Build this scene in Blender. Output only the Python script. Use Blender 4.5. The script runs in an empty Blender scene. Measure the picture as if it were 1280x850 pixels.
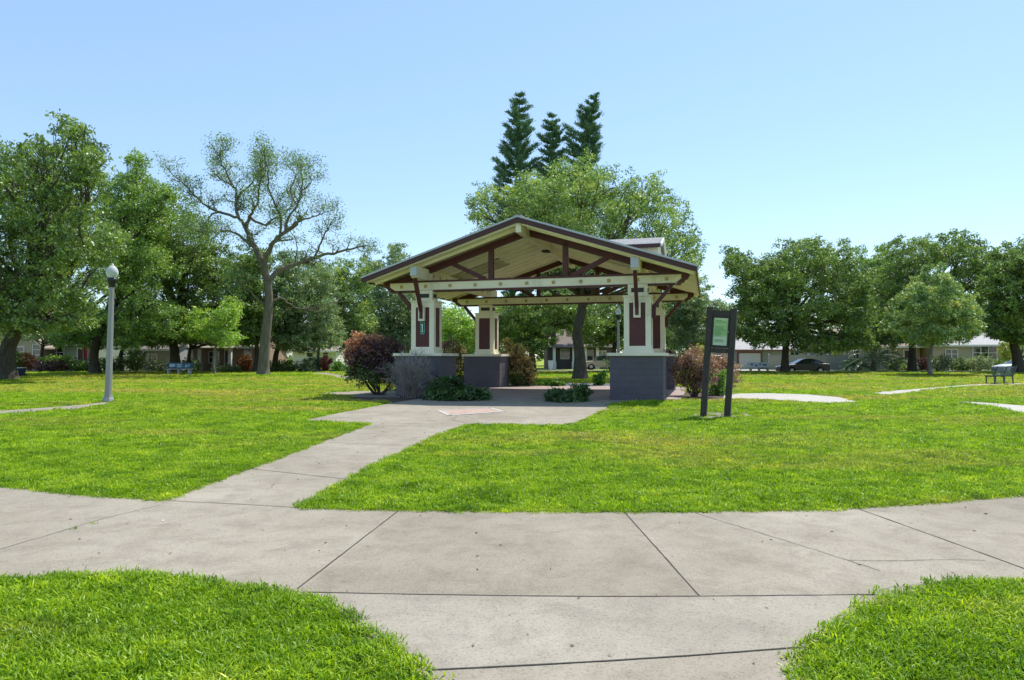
import bpy, math, random
import numpy as np
from mathutils import Vector, Matrix
random.seed(7); RNG = np.random.default_rng(7)
sc = bpy.context.scene
col = sc.collection
R = math.radians
PI = math.pi
# ------------------------------------------------------------------ camera
F, CX, CY, HCAM = 853.0, 640.0, 425.0, 1.35
PITCH = math.atan(22 / F)
cam = bpy.data.cameras.new('camera'); camo = bpy.data.objects.new('camera', cam); col.objects.link(camo)
cam.sensor_width = 36; cam.lens = 36 * F / 1280; cam.clip_start = .05; cam.clip_end = 4000
camo.location = (0, 0, HCAM); camo.rotation_euler = (PI / 2 + PITCH, 0, 0)
sc.camera = camo

def ray(x, y):
    a, b = (x - CX) / F, (CY - y) / F
    c, s = math.cos(PITCH), math.sin(PITCH)
    return Vector((a, c - b * s, s + b * c))

def at(x, y, Y):                       # the point of the place seen at photo position x, y at distance Y
    d = ray(x, y); t = Y / d.y
    return Vector((d.x * t, Y, HCAM + d.z * t))

def G(x, y, z=0.0):                    # the point of the ground seen at photo position x, y
    d = ray(x, y); t = (z - HCAM) / d.z
    return Vector((d.x * t, d.y * t, z))

def gz(Y):                             # height of the ground at distance Y
    if Y < 60: return 0.0
    if Y < 66.3: return -.08 * (Y - 60) / 6.3
    return -.07
# ------------------------------------------------------------------ materials
def newmat(name):
    m = bpy.data.materials.new(name); m.use_nodes = True
    nt = m.node_tree; nt.nodes.clear()
    out = nt.nodes.new('ShaderNodeOutputMaterial')
    return m, nt, out

def nd(nt, t, **kw):
    n = nt.nodes.new(t)
    for k, v in kw.items():
        if k.startswith('i_'):
            n.inputs[int(k[2:])].default_value = v
        else: setattr(n, k, v)
    return n

def ramp(nt, stops, fac):
    r = nt.nodes.new('ShaderNodeValToRGB'); e = r.color_ramp.elements
    while len(e) < len(stops): e.new(.5)
    for i, (p, c) in enumerate(stops):
        e[i].position = p; e[i].color = (*c, 1)
    nt.links.new(fac, r.inputs[0]); return r.outputs[0]

def noise(nt, scale, detail=4, rough=.55, vec=None, dist=0):
    n = nt.nodes.new('ShaderNodeTexNoise'); n.inputs['Scale'].default_value = scale
    n.inputs['Detail'].default_value = detail; n.inputs['Roughness'].default_value = rough
    n.inputs['Distortion'].default_value = dist
    if vec is not None: nt.links.new(vec, n.inputs['Vector'])
    return n.outputs['Fac']

def mixc(nt, fac, a, b, mode='MIX'):
    m = nt.nodes.new('ShaderNodeMix'); m.data_type = 'RGBA'; m.blend_type = mode
    for s, v in ((0, fac), (6, a), (7, b)):
        if isinstance(v, (int, float)): m.inputs[s].default_value = v
        elif isinstance(v, tuple): m.inputs[s].default_value = (*v, 1)
        else: nt.links.new(v, m.inputs[s])
    return m.outputs[2]

def paint(name, c, rough=.6, var=.12, scale=3.0, bump=.0, metal=0, bscale=40, spec=.4, dirt=None):
    m, nt, out = newmat(name)
    tc = nd(nt, 'ShaderNodeTexCoord')
    v = tc.outputs['Object']
    lo = tuple(x * (1 - var) for x in c); hi = tuple(min(1, x * (1 + var)) for x in c)
    cc = ramp(nt, [(.3, lo), (.7, hi)], noise(nt, scale, 6, .65, v))
    if dirt:
        f = ramp(nt, [(.52, (0, 0, 0)), (.72, (.7, .7, .7))], noise(nt, scale * .6, 8, .7, v, .6))
        cc = mixc(nt, f, cc, dirt)
    p = nd(nt, 'ShaderNodeBsdfPrincipled')
    nt.links.new(cc, p.inputs['Base Color']); p.inputs['Roughness'].default_value = rough
    p.inputs['Metallic'].default_value = metal; p.inputs['Specular IOR Level'].default_value = spec
    if bump:
        b = nd(nt, 'ShaderNodeBump'); b.inputs['Strength'].default_value = bump; b.inputs['Distance'].default_value = .01
        nt.links.new(noise(nt, bscale, 5, .6, v), b.inputs['Height']); nt.links.new(b.outputs[0], p.inputs['Normal'])
    nt.links.new(p.outputs[0], out.inputs[0]); return m

def leafmat(name, stops, trans=.30, gloss=.05, rough=.45):
    m, nt, out = newmat(name)
    a = nd(nt, 'ShaderNodeAttribute', attribute_name='tint')
    c = ramp(nt, stops, a.outputs['Fac'])
    d = nd(nt, 'ShaderNodeBsdfDiffuse'); t = nd(nt, 'ShaderNodeBsdfTranslucent'); g = nd(nt, 'ShaderNodeBsdfGlossy')
    g.inputs['Roughness'].default_value = rough; g.inputs['Color'].default_value = (.9, .95, 1, 1)
    nt.links.new(c, d.inputs[0])
    tcol = mixc(nt, 1.0, c, (1.25, 1.35, .55), 'MULTIPLY'); nt.links.new(tcol, t.inputs[0])
    m1 = nd(nt, 'ShaderNodeMixShader', i_0=trans); m2 = nd(nt, 'ShaderNodeMixShader', i_0=gloss)
    nt.links.new(d.outputs[0], m1.inputs[1]); nt.links.new(t.outputs[0], m1.inputs[2])
    nt.links.new(m1.outputs[0], m2.inputs[1]); nt.links.new(g.outputs[0], m2.inputs[2])
    nt.links.new(m2.outputs[0], out.inputs[0]); return m

def lawn_colour(nt, blade=None):
    """world-position colour of the lawn: healthy green, lime patches, dry straw patches"""
    geo = nd(nt, 'ShaderNodeNewGeometry'); pos = geo.outputs['Position']
    mp = nd(nt, 'ShaderNodeMapping'); mp.inputs['Scale'].default_value = (1, 1, 0); nt.links.new(pos, mp.inputs[0]); v = mp.outputs[0]
    base = ramp(nt, [(.36, LAWN[0]), (.5, LAWN[1]), (.64, LAWN[2])], noise(nt, 1.3, 8, .75, v))
    mp2 = nd(nt, 'ShaderNodeMapping'); mp2.inputs['Scale'].default_value = (.09, .26, 0); mp2.inputs['Location'].default_value = (3.1, 1.7, 0)
    nt.links.new(pos, mp2.inputs[0])
    n2 = noise(nt, 1.0, 5, .62, mp2.outputs[0])
    sep = nd(nt, 'ShaderNodeSeparateXYZ'); nt.links.new(pos, sep.inputs[0])
    mr = nd(nt, 'ShaderNodeMapRange'); nt.links.new(sep.outputs[1], mr.inputs[0])
    mr.inputs[1].default_value = 12; mr.inputs[2].default_value = 26; mr.inputs[3].default_value = -.05; mr.inputs[4].default_value = .07
    ad = nd(nt, 'ShaderNodeMath', operation='ADD'); nt.links.new(n2, ad.inputs[0]); nt.links.new(mr.outputs[0], ad.inputs[1])
    dry = ramp(nt, [(.50, (0, 0, 0)), (.66, (.75, .75, .75))], ad.outputs[0])
    n3 = noise(nt, 1.7, 5, .7, v)
    spot = ramp(nt, [(.62, (0, 0, 0)), (.74, (.7, .7, .7))], n3)
    c = mixc(nt, dry, base, LAWN[3])
    return mixc(nt, spot, c, LAWN[4])

LAWN = [(.145, .27, .012), (.245, .40, .018), (.37, .49, .035), (.47, .39, .12), (.38, .33, .10)]
# ------------------------------------------------------------------ geometry helpers
class MB:
    def __init__(s): s.v = []; s.f = []
    def add(s, vs, fs):
        o = len(s.v); s.v += [tuple(v) for v in vs]; s.f += [tuple(i + o for i in f) for f in fs]; return s
    def box(s, x0, x1, y0, y1, z0, z1, bev=0):
        if bev:
            b = bev
            rings = []
            for z, i in ((z0, b), (z0 + b, 0), (z1 - b, 0), (z1, b)):
                c = b - i if False else 0
                rings.append([(x0 + i + (b if False else 0), y0 + i, z), (x1 - i, y0 + i, z), (x1 - i, y1 - i, z), (x0 + i, y1 - i, z)])
            vs = [p for r in rings for p in r]
            fs = [(3, 2, 1, 0), (12, 13, 14, 15)]
            for k in range(3):
                for j in range(4):
                    fs.append((4 * k + j, 4 * k + (j + 1) % 4, 4 * k + 4 + (j + 1) % 4, 4 * k + 4 + j))
            return s.add(vs, fs)
        vs = [(x0, y0, z0), (x1, y0, z0), (x1, y1, z0), (x0, y1, z0), (x0, y0, z1), (x1, y0, z1), (x1, y1, z1), (x0, y1, z1)]
        return s.add(vs, [(3, 2, 1, 0), (4, 5, 6, 7), (0, 1, 5, 4), (1, 2, 6, 5), (2, 3, 7, 6), (3, 0, 4, 7)])
    def bar(s, p, q, w, h, up=(0, 0, 1), w2=None, h2=None):
        p, q = Vector(p), Vector(q); d = (q - p).normalized(); u = Vector(up)
        a = d.cross(u)
        if a.length < 1e-5: a = d.cross(Vector((1, 0, 0)))
        a.normalize(); b = a.cross(d).normalized()
        w2 = w if w2 is None else w2; h2 = h if h2 is None else h2
        vs = []
        for c, ww, hh in ((p, w, h), (q, w2, h2)):
            for i, j in ((-1, -1), (1, -1), (1, 1), (-1, 1)): vs.append(c + a * i * ww / 2 + b * j * hh / 2)
        return s.add(vs, [(3, 2, 1, 0), (4, 5, 6, 7), (0, 1, 5, 4), (1, 2, 6, 5), (2, 3, 7, 6), (3, 0, 4, 7)])
    def tube(s, pts, rad, n=8, cap=True):
        pts = [Vector(p) for p in pts]
        o = len(s.v); prev = None; m = len(pts)
        for i, p in enumerate(pts):
            d = (pts[min(i + 1, m - 1)] - pts[max(i - 1, 0)])
            d = d.normalized() if d.length > 1e-9 else Vector((0, 0, 1))
            if prev is None:
                a = d.cross(Vector((0.31, .95, 0.05)))
                if a.length < 1e-3: a = d.cross(Vector((1, 0, 0)))
            else: a = prev - d * prev.dot(d)
            a.normalize(); prev = a; b = d.cross(a)
            for k in range(n):
                t = 2 * PI * k / n; s.v.append(tuple(p + (a * math.cos(t) + b * math.sin(t)) * rad[i]))
        for i in range(m - 1):
            for k in range(n):
                s.f.append((o + i * n + k, o + i * n + (k + 1) % n, o + (i + 1) * n + (k + 1) % n, o + (i + 1) * n + k))
        if cap:
            s.f.append(tuple(o + k for k in reversed(range(n)))); s.f.append(tuple(o + (m - 1) * n + k for k in range(n)))
        return s
    def lathe(s, prof, n=20, c=(0, 0, 0)):
        o = len(s.v); m = len(prof)
        for r, z in prof:
            for k in range(n):
                t = 2 * PI * k / n; s.v.append((c[0] + r * math.cos(t), c[1] + r * math.sin(t), c[2] + z))
        for i in range(m - 1):
            for k in range(n): s.f.append((o + i * n + k, o + i * n + (k + 1) % n, o + (i + 1) * n + (k + 1) % n, o + (i + 1) * n + k))
        s.f.append(tuple(o + k for k in reversed(range(n)))); s.f.append(tuple(o + (m - 1) * n + k for k in range(n)))
        return s
    def prism(s, poly, vec):
        n = len(poly); v = Vector(vec); a = [Vector(p) for p in poly]
        nrm = Vector((0, 0, 0))
        for i in range(n): nrm += a[i].cross(a[(i + 1) % n])
        if nrm.dot(v) > 0: a.reverse()
        return s.add(a + [p + v for p in a], [tuple(range(n)), tuple(reversed(range(n, 2 * n)))] + [((i + 1) % n, i, n + i, n + (i + 1) % n) for i in range(n)])
    def build(s, name, m, parent=None, smooth=False, bevel=0):
        me = bpy.data.meshes.new(name); me.from_pydata(s.v, [], s.f); me.update()
        if smooth: me.polygons.foreach_set('use_smooth', [True] * len(me.polygons))
        ms = m if isinstance(m, (list, tuple)) else [m]
        for x in ms: me.materials.append(x)
        o = bpy.data.objects.new(name, me); col.objects.link(o)
        if parent: o.parent = parent
        if bevel:
            b = o.modifiers.new('bevel', 'BEVEL'); b.width = bevel; b.segments = 2; b.limit_method = 'ANGLE'
        return o

def tag(o, label=None, cat=None, group=None, kind=None):
    for k, v in (('label', label), ('category', cat), ('group', group), ('kind', kind)):
        if v: o[k] = v
    return o

def empty(name, loc, rz=0, label=None, cat=None, group=None):
    o = bpy.data.objects.new(name, None); col.objects.link(o); o.location = loc; o.rotation_euler = (0, 0, rz)
    o.empty_display_size = .3
    return tag(o, label, cat, group)

def copy_tree(o, parent=None):
    kids = [c for c in bpy.data.objects if c.parent == o]
    c = o.copy(); col.objects.link(c)
    if parent: c.parent = parent
    for k in kids: copy_tree(k, c)
    return c

def smooth_line(pts, k=4):
    pts = [Vector(p) for p in pts]; out = []
    for i in range(len(pts) - 1):
        p0, p1, p2, p3 = pts[max(i - 1, 0)], pts[i], pts[i + 1], pts[min(i + 2, len(pts) - 1)]
        for j in range(k):
            t = j / k
            out.append(.5 * ((2 * p1) + (p2 - p0) * t + (2 * p0 - 5 * p1 + 4 * p2 - p3) * t * t + (3 * p1 - p0 - 3 * p2 + p3) * t ** 3))
    out.append(pts[-1]); return out

def unit(n):
    v = RNG.normal(size=(n, 3)); return v / np.linalg.norm(v, axis=1)[:, None]

def leaves(name, C, size, m, parent=None, aspect=.5, bias=None, tint=None, up=0.0, along=None):
    """one mesh of many small folded leaves; C world or local centres (N,3), size (N,) lengths"""
    n = len(C); C = np.asarray(C, float); size = np.asarray(size, float)
    d = unit(n) if along is None else along / np.linalg.norm(along, axis=1)[:, None]
    nr = unit(n)
    if up: nr[:, 2] += up * np.sign(RNG.random(n) - .15)
    w = np.cross(d, nr); w /= (np.linalg.norm(w, axis=1)[:, None] + 1e-9)
    nn = np.cross(d, w)
    L = size[:, None]; W = L * aspect
    V = np.empty((n, 4, 3))
    V[:, 0] = C - d * L * .5; V[:, 2] = C + d * L * .5
    off = nn * L * .10
    V[:, 1] = C + w * W * .5 + off; V[:, 3] = C - w * W * .5 + off
    me = bpy.data.meshes.new(name)
    me.vertices.add(4 * n); me.vertices.foreach_set('co', V.astype(np.float32).ravel())
    me.loops.add(4 * n); me.loops.foreach_set('vertex_index', np.arange(4 * n, dtype=np.int32))
    me.polygons.add(n); me.polygons.foreach_set('loop_start', np.arange(0, 4 * n, 4, dtype=np.int32))
    me.update(calc_edges=True)
    a = me.attributes.new('tint', 'FLOAT', 'FACE')
    if tint is None: tint = RNG.random(n)
    a.data.foreach_set('value', np.clip(tint, 0, 1).astype(np.float32))
    me.materials.append(m)
    o = bpy.data.objects.new(name, me); col.objects.link(o)
    if parent: o.parent = parent
    return o

def puffs(lobes, density=1.0, puff=.34, shell=(.5, 1.0), hollow=.12):
    """clump centres spread over ellipsoid lobes [(centre, radii)]"""
    P, Rr = [], []
    for c, r in lobes:
        r = np.array(r); m = float(np.min(r)); pr = max(.22, puff * 1.3 * (m ** .75))
        area = 4 * PI * ((r[0] * r[1]) ** 1.6 / 3 + (r[0] * r[2]) ** 1.6 / 3 + (r[1] * r[2]) ** 1.6 / 3) ** (1 / 1.6)
        k = max(5, int(density * 1.0 * area / (pr * pr * 2.4)))
        d = unit(k); rr = RNG.uniform(shell[0] ** 2, shell[1] ** 2, k) ** .5
        P.append(np.array(c) + d * r * rr[:, None]); Rr.append(pr * RNG.uniform(.65, 1.3, k))
    P = np.concatenate(P); Rr = np.concatenate(Rr)
    keep = RNG.random(len(P)) > hollow
    return P[keep], Rr[keep]

def fill(P, Rr, n, flat=.7):
    K = 9; m = len(P)                                   # each clump is a handful of leafy sprays round its upper side
    o = unit(m * K).reshape(m, K, 3); flip = (o[:, :, 2] < 0) & (RNG.random((m, K)) < .6); o[:, :, 2] = np.where(flip, -o[:, :, 2], o[:, :, 2])
    o *= RNG.uniform(.35, 1.0, (m, K, 1)); o[:, :, 2] *= flat
    Q = P[:, None, :] + o * Rr[:, None, None]; sr = Rr[:, None] * RNG.uniform(.18, .42, (m, K))
    w = (sr ** 2).ravel(); j = RNG.choice(m * K, n, p=w / w.sum())
    d = RNG.normal(size=(n, 3)) * .55; d[:, 2] *= .8
    return Q.reshape(-1, 3)[j] + d * sr.ravel()[j][:, None], j // K

def limb(mb, p, q, r0, r1, sag=.15, n=6, seg=5):
    p, q = Vector(p), Vector(q); L = (q - p).length
    j = Vector((random.uniform(-1, 1), random.uniform(-1, 1), random.uniform(.2, 1))) * L * sag
    pts = [p, p.lerp(q, .35) + j * .8 - Vector((0, 0, L * .06)), p.lerp(q, .7) + j * .6, q]
    pts = smooth_line(pts, seg); m = len(pts)
    mb.tube(pts, [r0 + (r1 - r0) * i / (m - 1) for i in range(m)], n)
    return pts

def make_tree(name, label, Y, trunk_px, w_px, lobes_px, nleaf, leaf, lm, bark, group=None, depth=.55, puff=.34,
              hollow=.26, drop=None, aspect=.5, zb=None, shell=(.45, .95), spread=1.0, seed=None, fork=True, up=.9, limbs=1.0):
    global RNG
    if seed is not None: random.seed(seed); RNG = np.random.default_rng(seed)
    base = at(*trunk_px[0], Y); base.z = gz(Y) if zb is None else zb
    s = Y / F
    root = empty(name, base, 0, label, 'tree', group)
    tp = [base - base] + [at(x, y, Y) - base for x, y in trunk_px[1:]]
    for i in range(1, len(tp)): tp[i].y += random.uniform(-.2, .2)
    tb = MB(); sm = smooth_line(tp, 5); m = len(sm); r0 = w_px * s / 2
    rad = []
    for i, p in enumerate(sm):
        t = i / (m - 1); fl = 1 + .55 * math.exp(-p.z / (r0 * 1.6 + .05))
        rad.append(r0 * fl * (1 - .35 * t))
    sm = [Vector((0, 0, -.15))] + sm; rad = [rad[0] * 1.15] + rad
    tb.tube(sm, rad, 12)
    top = tp[-1]
    halfw = max(abs(l[0] - trunk_px[0][0]) + l[2] for l in lobes_px)
    cxm = sum(l[0] for l in lobes_px) / len(lobes_px)
    hw = (max(l[0] + l[2] for l in lobes_px) - min(l[0] - l[2] for l in lobes_px)) / 2
    L3 = []
    for (x, y, rx, ry) in lobes_px:
        e = max(0.15, 1 - (abs(x - cxm) / hw) ** 2) ** .5
        d = depth * hw * s * e
        for k, (o, sc_) in enumerate(((0, 1), (d, .72), (-d, .78))):
            if k and d < 1.2 * rx * s * .5: continue
            yy = Y + o + random.uniform(-.15, .15) * rx * s
            c = at(x + (random.uniform(-.25, .25) * rx if k else 0), y + (random.uniform(.0, .45) * ry if k else 0), yy) - base
            L3.append((c, (rx * s * sc_, (rx + ry) * .5 * s * sc_, ry * s * sc_)))
            r_l = r0 * .42 * min(1, (rx * s) / 3 + .2)
            tgt = c - Vector((0, 0, ry * s * .25))
            if limbs and random.random() < limbs:
                pts = limb(tb, top - Vector((0, 0, random.uniform(0, .25) * top.z)), tgt, r_l, r_l * .3, .12)
                for _ in range(5):
                    a = random.choice(pts[len(pts) // 2:]); dd = Vector(unit(1)[0]); dd.z = abs(dd.z) * .6
                    limb(tb, a, c + Vector((dd.x * rx * s, dd.y * rx * s, dd.z * ry * s)) * .85, r_l * .28, .015, .15, 5, 3)
    tb.build('trunk', bark, root, smooth=True)
    P, Rr = puffs(L3, 1.0, puff, shell, hollow)
    C, idx = fill(P, Rr, nleaf)
    tp_ = np.clip(RNG.normal(.5, .2, len(P))[idx] + RNG.normal(0, .2, nleaf), 0, 1)
    C[:, 2] = np.maximum(C[:, 2], .3)
    leaves('crown', C, leaf * RNG.uniform(.6, 1.35, nleaf), lm, root, aspect, tint=tp_, up=up)
    return root
# ------------------------------------------------------------------ sky and sun
SUN_EL, SUN_AZ = R(58), R(40)
w = bpy.data.worlds.new('World'); sc.world = w; w.use_nodes = True
nt = w.node_tree; bg = nt.nodes['Background']
sky = nt.nodes.new('ShaderNodeTexSky'); sky.sky_type = 'NISHITA'; sky.sun_disc = False
sky.sun_elevation = SUN_EL; sky.sun_rotation = SUN_AZ; sky.air_density = 1.0; sky.dust_density = .1; sky.ozone_density = 1.5; sky.altitude = 0
nt.links.new(mixc(nt, .46, sky.outputs[0], (1.76, 2.71, 4.0)), bg.inputs[0])   # an even, slightly hazy spring sky
bg.inputs[1].default_value = .10
sl = bpy.data.lights.new('sun', 'SUN'); sl.energy = 2.7; sl.angle = R(.55); sl.color = (1, .955, .88)
so = bpy.data.objects.new('sun', sl); col.objects.link(so)
so.rotation_euler = Vector((math.sin(SUN_AZ) * math.cos(SUN_EL), math.cos(SUN_AZ) * math.cos(SUN_EL), math.sin(SUN_EL))).to_track_quat('Z', 'Y').to_euler()
sc.view_settings.view_transform = 'Standard'; sc.view_settings.look = 'None'; sc.view_settings.gamma = 1
sc.view_settings.exposure = 1.24; sc.view_settings.use_curve_mapping = False
sc.cycles.max_bounces = 8; sc.cycles.diffuse_bounces = 6; sc.cycles.glossy_bounces = 2; sc.cycles.transmission_bounces = 4; sc.cycles.transparent_max_bounces = 6
sc.cycles.caustics_reflective = False; sc.cycles.caustics_refractive = False
# ------------------------------------------------------------------ pavilion frame (used by the ground too)
TH = .281
PU, PV = 3.6925, 3.773
def W2(u, v): return (3.981 + u * math.cos(TH) + v * math.sin(TH), 21.66 - u * math.sin(TH) + v * math.cos(TH))
def wl(x, y, z=0): a = W2(x - PU, y + PV); return Vector((a[0], a[1], z))      # pavilion-local to world
# ------------------------------------------------------------------ ground
m, nt, out = newmat('lawn soil and turf')
c = lawn_colour(nt); p = nd(nt, 'ShaderNodeBsdfPrincipled'); p.inputs['Roughness'].default_value = .95; p.inputs['Specular IOR Level'].default_value = .1
g = nd(nt, 'ShaderNodeNewGeometry'); n = noise(nt, 22, 6, .75, g.outputs['Position'])
c = mixc(nt, ramp(nt, [(.35, (0, 0, 0)), (.65, (.55, .55, .55))], n), c, (.035, .05, .012)); nt.links.new(c, p.inputs[0])
b = nd(nt, 'ShaderNodeBump'); b.inputs['Strength'].default_value = 1; b.inputs['Distance'].default_value = .06; nt.links.new(n, b.inputs['Height']); nt.links.new(b.outputs[0], p.inputs['Normal'])
nt.links.new(p.outputs[0], out.inputs[0]); M_lawn = m
prof = [(-80, 0), (0, 0), (20, 0), (40, 0), (60, 0), (66.3, -.08), (66.34, -.22), (73.6, -.22), (73.64, -.08), (80, -.07), (120, -.07), (300, -.07), (1800, -.07)]
xs = [-1500, -300, -100, -50, -25, 0, 25, 50, 100, 300, 1500]
mb = MB(); mb.v = [(x, y, z) for y, z in prof for x in xs]
k = len(xs); mb.f = [(j * k + i, j * k + i + 1, (j + 1) * k + i + 1, (j + 1) * k + i) for j in range(len(prof) - 1) for i in range(k - 1)]
tag(mb.build('lawn', M_lawn), kind='structure')
M_asph = paint('asphalt', (.075, .074, .07), .9, .25, 2.0, .4, bscale=120)
mb = MB(); mb.box(-300, 300, 66.42, 73.5, -.30, -.214); tag(mb.build('street', M_asph), kind='structure')
M_kerb = paint('kerb concrete', (.36, .35, .32), .9, .15, 1.5)
for y in (66.25, 73.55):
    mb = MB(); mb.box(-300, 300, y, y + .15, -.30, -.055); tag(mb.build('kerb', M_kerb), kind='structure')

# ------------------------------------------------------------------ concrete paths
def concrete(name, a, bcol, stain, sc_=1.0):
    m, nt, out = newmat(name)
    tc = nd(nt, 'ShaderNodeTexCoord'); v = tc.outputs['Object']
    big = noise(nt, .55 * sc_, 6, .6, v); mid = noise(nt, 3.2 * sc_, 8, .7, v, .4); fine = noise(nt, 85, 3, .7, v)
    c = ramp(nt, [(.3, a), (.7, bcol)], big)
    c = mixc(nt, ramp(nt, [(.45, (0, 0, 0)), (.75, (.65, .65, .65))], mid), c, stain)
    pale = noise(nt, 1.3 * sc_, 7, .72, v, 1.2)
    c = mixc(nt, ramp(nt, [(.6, (0, 0, 0)), (.75, (.5, .5, .5))], pale), c, tuple(min(1, x * 1.3) for x in bcol))
    sp = ramp(nt, [(.33, (.62, .61, .6)), (.47, (1, 1, 1)), (.6, (1, 1, 1)), (.7, (1.18, 1.18, 1.16))], fine)
    c = mixc(nt, 1.0, c, sp, 'MULTIPLY')
    p = nd(nt, 'ShaderNodeBsdfPrincipled'); p.inputs['Roughness'].default_value = .92; p.inputs['Specular IOR Level'].default_value = .25
    nt.links.new(c, p.inputs[0])
    b = nd(nt, 'ShaderNodeBump'); b.inputs['Strength'].default_value = .5; b.inputs['Distance'].default_value = .006
    nt.links.new(fine, b.inputs['Height']); nt.links.new(b.outputs[0], p.inputs['Normal'])
    nt.links.new(p.outputs[0], out.inputs[0]); return m
M_conc = concrete('weathered concrete', (.245, .214, .162), (.352, .313, .248), (.16, .134, .10))
M_conc2 = concrete('pale concrete', (.42, .40, .36), (.46, .43, .38), (.32, .30, .26))
M_joint = paint('joint dirt', (.05, .045, .035), .95, .3, 8)
M_crack = paint('hairline crack dirt', (.11, .10, .085), .95, .3, 8)
def gp(pts, z=0.0):
    r = [G(*p, z) if max(abs(p[0]), abs(p[1])) > 30 else Vector((p[0], p[1], 0)) for p in pts]
    return [Vector((p.x, p.y, 0)) for p in r]
POLYS = []
def slab(name, pts, m, z=.018, excl=True):
    P = [Vector((p.x, p.y, z)) for p in pts]
    if excl: POLYS.append(np.array([(p.x, p.y) for p in P]))
    mb = MB(); n = len(P)
    mb.v = [tuple(p) for p in P] + [(p.x, p.y, -.1) for p in P]
    mb.f = [tuple(range(n))] + [((i + 1) % n, i, n + i, n + (i + 1) % n) for i in range(n)]
    o = mb.build(name, m)
    nm = o.data.polygons[0].normal
    if nm.z < 0: o.data.flip_normals()
    return tag(o, kind='structure')
cross_top = [(-14, 9.6), (-9, 8.1), (0, 610), (60, 616), (130, 622.5), (205, 627.5), (290, 632), (375, 636.5), (500, 640), (640, 641.5), (780, 642), (900, 641), (1000, 639.5), (1060, 637), (1170, 630), (1280, 621), (9, 7.7), (14, 9.2)]
cross_low = [(14, 6.3), (8, 4.9), (1280, 725), (1230, 724.5), (1170, 731), (1120, 745), (1085, 762), (1040, 790), (1008, 815), (1003, 850), (1.2, 2.2), (1.3, -6), (.05, -6), (-.1, 2.3), (535, 848), (480, 803), (420, 765), (365, 741), (300, 731), (220, 720), (140, 716), (60, 718), (0, 724), (-7, 4.9), (-14, 6.6)]
cross_lw = [(p.x, p.y) for p in gp(cross_low, .032)]     # traced along the blade tips, not the roots
cross = slab('walkway', gp(cross_top) + gp(cross_lw), M_conc)
lead_l = [(205, 627.5), (285, 597), (350, 573), (410, 550), (462, 530.5)]
lead_r = [(590, 531.5), (555, 543), (520, 560), (470, 583), (420, 612), (375, 636.5)]
lead = slab('walkway', smooth_line(gp(lead_l), 4) + smooth_line(gp(lead_r), 4) + gp([(290, 632)]), M_conc)
plaza = slab('plaza', gp([(378, 527), (425, 517), (490, 504.5)]) + [wl(-3.2, -3.9), wl(4.0, -3.9)] + gp([(762, 505), (757, 513), (715, 532), (650, 532.4), (590, 531.5), (526, 530.9), (462, 530.5)]), M_conc)
slab('walkway', gp([(396, 492.5), (440, 489.5), (500, 489), (500, 497.5), (450, 496.5)]), M_conc)
slab('walkway', gp([(-40, 517), (40, 511.5), (100, 507), (136, 503), (136, 504.8), (100, 511), (40, 516), (-40, 522)]), M_conc)
slab('walkway', gp([(905, 492.5), (960, 492), (1010, 493.6), (1050, 497), (1074, 503.8), (1040, 505), (960, 500.5), (905, 498.5)]), M_conc2)
slab('walkway', gp([(1085, 491.5), (1120, 488.6), (1170, 484.5), (1215, 481), (1290, 479), (1290, 481), (1215, 483.3), (1165, 488), (1110, 494.6)]), M_conc2)
slab('walkway', gp([(1196, 502), (1240, 504.5), (1300, 509.5), (1500, 530), (1500, 545), (1300, 521), (1245, 509.5)]), M_conc2)
slab('driveway', gp([(388, 466.4), (408, 466), (432, 470), (470, 473.5), (470, 478), (436, 474.5), (410, 470)]), M_conc)
slab('driveway', [Vector((20.5, 73.7, 0)), Vector((29.5, 73.7, 0)), Vector((29.5, 82, 0)), Vector((20.5, 82, 0))], M_conc2, z=-.05)
slab('pavement', [Vector((-120, 76.5, 0)), Vector((20.3, 76.5, 0)), Vector((20.3, 77.9, 0)), Vector((-120, 77.9, 0))], M_conc2, z=-.055)
slab('pavement', [Vector((29.7, 75.2, 0)), Vector((120, 75.2, 0)), Vector((120, 76.6, 0)), Vector((29.7, 76.6, 0))], M_conc2, z=-.055)
# mulch beds
M_mulch = paint('bark mulch', (.075, .052, .036), .98, .5, 14, 1.0, bscale=60)
def bed(name, pts, m=M_mulch): return slab(name, pts, m, z=.012)
bed('mulch_bed', gp([(428, 499.5), (470, 492), (500, 491), (572, 493)]) + [wl(-2.9, -3.7), wl(-3.3, -4.0)] + gp([(600, 501), (575, 504), (535, 504.5), (492, 503.4), (455, 501)]))
bed('mulch_bed', gp([(676, 500.5), (708, 495.5), (742, 497.5), (741, 503), (710, 506), (682, 505)]))
bed('mulch_bed', gp([(838, 499), (835, 493), (870, 491), (918, 494), (926, 499), (880, 501)]))
m_dust = paint('dusty bare soil', (.21, .185, .14), .95, .3, 6, .6, bscale=50)
bed('bare_soil', gp([(858, 521), (873, 516.5), (900, 514.5), (930, 516.5), (941, 520), (925, 523.5), (895, 525.5), (868, 524.5)]), m_dust); SPARSE = POLYS.pop()
# single pours of slightly different tone between the joints
for pts, m_ in (([(500, 640.2), (640, 641.7), (780, 642.2), (874, 749), (740, 750), (560, 748), (375, 744.3)], concrete('browner concrete', (.225, .195, .146), (.325, .287, .225), (.145, .12, .09))),
                ([(375, 744.3), (560, 748), (740, 750), (900, 749.5), (1080, 747.6), (1030, 790), (1000, 814), (860, 825), (700, 835), (540, 843), (480, 800), (425, 764)], concrete('cleaner concrete', (.265, .235, .185), (.365, .33, .27), (.18, .155, .12)))):
    P = gp(pts); mb = MB(); mb.v = [(p.x, p.y, .0193) for p in P]; mb.f = [tuple(range(len(P)))]; o = mb.build('slab', m_, cross)
    if o.data.polygons[0].normal.z < 0: o.data.flip_normals()
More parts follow.
